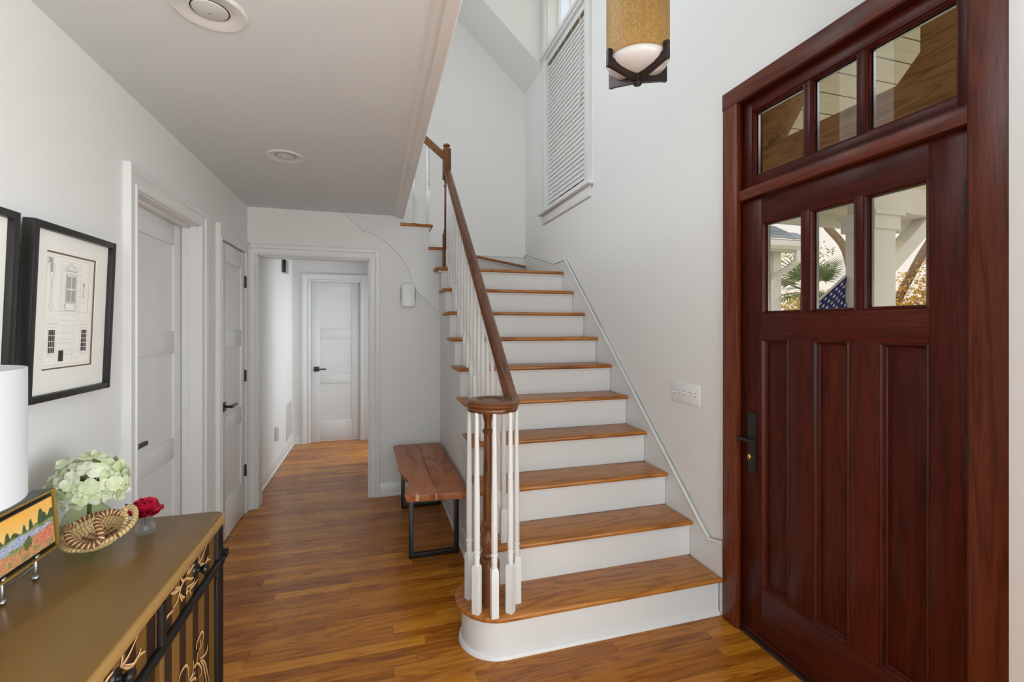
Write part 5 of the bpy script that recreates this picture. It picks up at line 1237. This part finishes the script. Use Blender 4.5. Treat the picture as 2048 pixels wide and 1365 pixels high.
# porch ceiling: beaded boards on two slopes
pc_ = thing('porch_ceiling', 'cream beaded board porch ceiling seen through the transom', 'ceiling', (3.6, 1.43, 4.1), kind='structure')
RY, RZ, SLP = 1.43, 4.10, 0.90
ln = math.hypot(1, SLP); bw = 0.135
pb = bmesh.new(); box(pb, -1.7, 1.7, 0.004, bw-0.004, 0, 0.02); box(pb, -1.7, 1.7, bw/2-0.004, bw/2+0.004, -0.004, 0.004); pbm = finish(pb, 'ceiling_board', 0.0); pbm.materials.append(M['porch_cream'])
for sd in (1, -1):
    for i in range(17 if sd > 0 else 9):
        o = obj('ceiling_board', pbm, None, pc_); o.location = (3.53, RY+sd*i*bw/ln, RZ-i*bw*SLP/ln); o.rotation_euler = (-sd*math.atan(SLP) if sd > 0 else math.pi-(-math.atan(SLP)), 0, 0) if sd > 0 else (math.pi+math.atan(SLP), 0, 0)
bm = bmesh.new()
for sd in (1, -1): prism(bm, [(RY, RZ+0.03), (RY+sd*(1.72 if sd > 0 else 0.72), RZ+0.03-(1.72 if sd > 0 else 0.72)*SLP), (RY+sd*(1.72 if sd > 0 else 0.72), RZ+0.09-(1.72 if sd > 0 else 0.72)*SLP), (RY, RZ+0.09)], 'x', 1.82, 5.3)
obj('roof_deck', bm, M['porch_cream'], pc_)
# timber truss
tt = thing('timber_truss', 'brown timber truss under the porch gable', 'truss', (2.45, 1.43, 2.36))
TX = 2.45
boxo('tie_beam', M['cypress'], tt, (TX-0.07, TX+0.07, 0.72, 3.08, 2.36, 2.59), 0.004)
boxo('king_post', M['cypress'], tt, (TX-0.07, TX+0.07, 1.36, 1.50, 2.59, 3.95), 0.004)
def strut(y0, z0, y1, z1, w=0.16):
    bm = bmesh.new(); d_ = Vector((y1-y0, z1-z0)).normalized(); n_ = Vector((-d_.y, d_.x))*w/2
    prism(bm, [(y0-n_.x, z0-n_.y), (y1-n_.x, z1-n_.y), (y1+n_.x, z1+n_.y), (y0+n_.x, z0+n_.y)], 'x', TX-0.06, TX+0.06); obj('strut', bm, M['cypress'], tt, bevel=0.003)
for s_ in (1, -1):
    bm = bmesh.new(); prism(bm, [(1.43+s_*0.07, 2.59), (1.43+s_*0.19, 2.59), (1.43+s_*0.07, 2.715)], 'x', TX-0.05, TX+0.05); obj('gusset', bm, M['cypress'], tt)
    strut(*((2.49, 2.56, 1.57, 3.73) if s_ > 0 else (0.80, 3.07, 1.29, 3.70)), 0.15)
boxo('side_post', M['cypress'], tt, (TX-0.07, TX+0.07, 2.46, 2.60, 2.59, 2.98), 0.004)
# column, beams and knee brace
colm = thing('porch_column', 'square white porch column with capital seen through the door', 'column', (4.30, 3.11, -0.02))
boxo('shaft', M['porch_white'], colm, (4.17, 4.43, 2.98, 3.24, -0.02, 2.36), 0.004)
boxo('capital', M['porch_white'], colm, (4.145, 4.455, 2.955, 3.265, 2.30, 2.42), 0.004); boxo('capital_cap', M['porch_white'], colm, (4.12, 4.48, 2.93, 3.29, 2.42, 2.46), 0.004)
pbeam = thing('porch_beam', 'white porch beam resting on the column', 'beam', (4.3, 3.11, 2.46))
boxo('beam', M['porch_white'], pbeam, (4.18, 7.2, 2.99, 3.23, 2.46, 2.74), 0.004); boxo('eave_fascia', M['porch_white'], pbeam, (1.86, 7.2, 3.60, 3.64, 2.455, 2.62), 0.004); boxo('beam_block', M['porch_white'], pbeam, (4.15, 4.62, 2.965, 2.99, 2.46, 2.76), 0.003)
bm = bmesh.new(); prism(bm, [(4.43, 1.86), (4.43, 2.02), (4.93, 2.46), (5.12, 2.46)], 'y', 3.04, 3.18); obj('knee_brace', bm, M['porch_white'], pbeam, bevel=0.004)
bm = bmesh.new(); box(bm, 1.86, 7.2, 3.10, 3.60, 2.585, 2.605); obj('soffit', bm, M['porch_cream'], pbeam)
# wing of the house
wg = thing('house_wing', 'house wing with grey shingle roof and white gutter', 'house', (4.4, 7.0, -0.4))
boxo('wall', M['porch_white'], wg, (2.2, 6.02, 5.75, 9.0, -0.45, 2.62))
boxo('corner_board', M['porch_white'], wg, (5.90, 6.05, 5.72, 5.75, -0.45, 2.60), 0.003)
boxo('soffit', M['porch_white'], wg, (2.0, 6.3, 5.45, 5.76, 2.60, 2.62))
boxo('fascia', M['porch_white'], wg, (2.0, 6.3, 5.43, 5.45, 2.56, 2.74))
bm = bmesh.new(); sweep(bm, [(0, 0), (0.06, 0), (0.10, 0.05), (0.10, 0.12), (0.095, 0.12), (0.092, 0.055), (0.055, 0.008), (0, 0.008)], [(6.32, 5.43, 2.58), (2.0, 5.43, 2.58)][::-1]); obj('gutter', bm, M['porch_white'], wg)
SHM = obj_tint('shingle_grey', srgb(112, 112, 116), srgb(172, 170, 168), 0.9)
sm_ = bmesh.new(); box(sm_, 0, 0.296, 0, 0.30, 0, 0.012); sme2 = finish(sm_, 'shingle'); sme2.materials.append(SHM)
sl_ = 0.62; ca = math.atan(sl_)
for r_ in range(7):
    for i in range(10):
        x_ = 6.25-0.3*(i+1)-(0.15 if r_ % 2 else 0)-r_*0.09
        o = obj('shingle', sme2, None, wg); o.location = (x_, 5.38+r_*0.14*math.cos(ca), 2.735+r_*0.14*math.sin(ca)+0.004); o.rotation_euler = (ca-R(2), 0, 0)
bm = bmesh.new(); prism(bm, [(5.40, 2.70), (7.4, 2.70+2.0*sl_), (9.2, 2.70)], 'x', 2.0, 5.25); obj('roof', bm, mat('roof_dark', srgb(88, 88, 90), 0.9), wg)
bm = bmesh.new(); rr3 = 0.045
def dsp(pts): sweep(bm, [(-0.04, -0.03), (0.04, -0.03), (0.04, 0.03), (-0.04, 0.03)], pts, (0, 1, 0))
dsp([(6.02, 5.40, 2.60), (6.02, 5.41, 2.42), (5.97, 5.50, 2.33), (5.88, 5.66, 2.22), (5.84, 5.70, 2.12), (5.84, 5.70, -0.3)])
obj('downspout', bm, M['porch_white'], wg, bevel=0.006)
bm = bmesh.new()
for i in range(9):
    q = i/8; c_ = Vector((5.99, 5.46, 2.385)).lerp(Vector((5.87, 5.675, 2.20)), q); box(bm, c_.x-0.046, c_.x+0.046, c_.y-0.036, c_.y+0.036, c_.z-0.004, c_.z+0.004)
obj('spout_ribs', bm, M['porch_white'], wg)
# flag
fl = thing('flag', 'flag with white stars on blue hanging from a white pole', 'flag', (4.2, 3.24, 1.9))
bm = bmesh.new(); tube(bm, [(3.86, 3.455, 1.52), (4.18, 3.222, 1.935)], 0.010, 10); obj('pole', bm, M['porch_white'], fl)
def cloth(u, v):   # u along the pole, v drooping
    a = Vector((3.95, 3.39, 1.636)).lerp(Vector((4.17, 3.230, 1.922)), u)
    return a+Vector((0.015*math.sin(9*v+5*u)+0.03*v, 0.018*math.sin(9*v+5*u), -0.42*v))
def patch(name, u0, u1, v0, v1, m_, off_=0.0, n=10):
    bm = bmesh.new(); g_ = [[bm.verts.new(cloth(u0+(u1-u0)*i/n, v0+(v1-v0)*j/n)) for i in range(n+1)] for j in range(n+1)]
    for j in range(n):
        for i in range(n): bm.faces.new((g_[j][i], g_[j][i+1], g_[j+1][i+1], g_[j+1][i]))
    return obj(name, bm, m_, fl, angle=90)
patch('canton', 0.15, 1.0, 0.03, 1.0, mat('flag_blue', srgb(36, 46, 120), 0.8)); patch('stripe', 0.0, 0.15, 0.0, 1.0, mat('flag_white', srgb(226, 222, 214), 0.8))
starm = mat('star_white', srgb(240, 236, 226), 0.8)
for j in range(8):
    for i in range(5):
        cu, cvv = 0.24+0.15*i+(0.07 if j % 2 else 0), 0.10+0.10*j; bm = bmesh.new(); vv = []
        for k in range(10):
            r_ = 1.0 if k % 2 == 0 else 0.4; an = math.pi/2+k*math.pi/5
            vv.append(bm.verts.new(cloth(cu+0.050*r_*math.cos(an), cvv-0.040*r_*math.sin(an))+Vector((-0.006, -0.008, 0))))
        bm.faces.new(vv); obj('star', bm, starm, fl)
# palm
pal = thing('palm', 'green fan palm beside the downspout', 'palm', (6.6, 5.75, -0.45))
PMt = obj_tint('palm_leaf', srgb(60, 84, 50), srgb(128, 142, 84), 0.5, trans=0.2)
bm = bmesh.new(); tube(bm, [(6.6, 5.75, -0.45), (6.62, 5.77, 0.8), (6.6, 5.75, 2.0)], [0.14, 0.12, 0.10], 10); obj('trunk', bm, mat('palm_trunk', srgb(96, 80, 60), 0.9), pal)
rp_ = random.Random(5)
for k in range(16):
    az = 2*math.pi*k/16+rp_.uniform(-0.2, 0.2); el = rp_.uniform(-0.5, 1.0); d_ = Vector((math.cos(az)*math.cos(el), math.sin(az)*math.cos(el), math.sin(el)))
    c_ = Vector((6.6, 5.75, 2.02))+d_*0.30; s1 = d_.cross(Vector((0, 0, 1))).normalized(); bm = bmesh.new()
    tube(bm, [(6.6, 5.75, 2.0), c_], 0.008, 5)
    for i in range(22):
        a = R(-110+10*i); q = d_*math.cos(a)+s1*math.sin(a); ld = 0.50*(0.75+0.25*math.cos(a)); pn = q.cross(d_.cross(s1)).normalized()
        t0, t1 = c_, c_+q*ld+Vector((0, 0, -0.10*ld)); md = c_+q*ld*0.5
        bm.faces.new([bm.verts.new(v) for v in (t0, md+pn*0.014, t1, md-pn*0.014)])
    obj('frond', bm, PMt, pal)
# trees and sunlit shrubs
def leaf_cloud(bm, c, rx, rz, n, s, rnd):
    for _ in range(n):
        while True:
            q = Vector((rnd.uniform(-1, 1), rnd.uniform(-1, 1), rnd.uniform(-1, 1)))
            if q.length < 1: break
        p = Vector(c)+Vector((q.x*rx, q.y*rx, q.z*rz)); a = Vector((rnd.uniform(-1, 1), rnd.uniform(-1, 1), rnd.uniform(-1, 1))).normalized(); b = a.orthogonal().normalized()
        bm.faces.new([bm.verts.new(v) for v in (p-a*s, p+b*s*0.5, p+a*s, p-b*s*0.5)])
GL = obj_tint('sunlit_gold_leaf', srgb(176, 132, 36), srgb(252, 212, 104), 0.7, trans=0.45); GG = obj_tint('olive_leaf', srgb(96, 96, 44), srgb(206, 178, 84), 0.7, trans=0.4)  # the golden leaf colours have low sunlight put into them
BK = mat('bark', srgb(150, 126, 104), 0.9, bump=0.8, bump_scale=30)
tr1 = thing('leaning_tree', 'leaning tree trunk with golden leaves behind the column', 'tree', (13.2, 8.2, -0.45)); rt = random.Random(9)
bm = bmesh.new(); tube(bm, catmull([(12.8, 8.9, -0.45), (12.9, 8.8, 1.6), (13.25, 8.45, 3.0), (13.8, 8.0, 4.6), (13.9, 7.6, 7.0)], 6), [0.12]*8+[0.10]*9+[0.08]*8, 10); obj('trunk', bm, BK, tr1)
bm = bmesh.new(); tube(bm, [(12.6, 8.6, 1.2), (13.6, 7.6, 2.1), (14.6, 6.8, 3.2)], [0.12, 0.1, 0.05], 8); tube(bm, [(13.5, 8.2, 4.0), (12.6, 8.9, 4.6), (11.6, 9.4, 5.4)], [0.10, 0.07, 0.03], 8); obj('branch', bm, BK, tr1)
bm = bmesh.new(); leaf_cloud(bm, (13.6, 7.8, 2.0), 1.4, 1.3, 5000, 0.05, rt); leaf_cloud(bm, (12.6, 8.8, 5.2), 1.6, 0.8, 500, 0.05, rt); f_ = obj('foliage', bm, GL, tr1); f_['kind'] = 'stuff'
tr2 = thing('bare_tree', 'thin tree with sparse leaves between column and muntin', 'tree', (11.6, 9.3, -0.45))
bm = bmesh.new(); tube(bm, catmull([(11.8, 8.9, -0.45), (11.75, 8.95, 2.0), (11.6, 9.0, 3.4), (11.2, 9.4, 4.4), (11.0, 9.6, 6.0)], 6), [0.10]*8+[0.09]*9+[0.06]*8, 9); obj('trunk', bm, BK, tr2)
bm = bmesh.new(); leaf_cloud(bm, (10.8, 9.6, 3.4), 0.8, 0.35, 260, 0.05, rt); leaf_cloud(bm, (10.9, 9.6, 2.75), 0.7, 0.2, 180, 0.05, rt); leaf_cloud(bm, (11.2, 9.3, 4.4), 0.9, 0.3, 260, 0.05, rt); f_ = obj('foliage', bm, GG, tr2); f_['kind'] = 'stuff'
for lbl, c_, rx, rz, mt in (('olive shrub mass behind the flag', (11.5, 9.2, 1.2), 1.7, 1.25, GG), ('sunlit golden shrub right of the porch column', (12.5, 7.0, 1.1), 1.6, 1.3, GL), ('golden hedge bush far behind the palm', (14.5, 13.0, 1.0), 3.0, 1.8, GL)):
    sh_ = thing('shrub', lbl, 'shrub', (c_[0], c_[1], -0.45), group='shrubs beyond the porch'); bm = bmesh.new(); leaf_cloud(bm, c_, rx, rz, 7000, 0.06, rt); f_ = obj('foliage', bm, mt, sh_); f_['kind'] = 'stuff'
    bm = bmesh.new(); tube(bm, [(c_[0], c_[1], -0.45), (c_[0], c_[1], c_[2])], 0.06, 7); obj('stem', bm, BK, sh_)
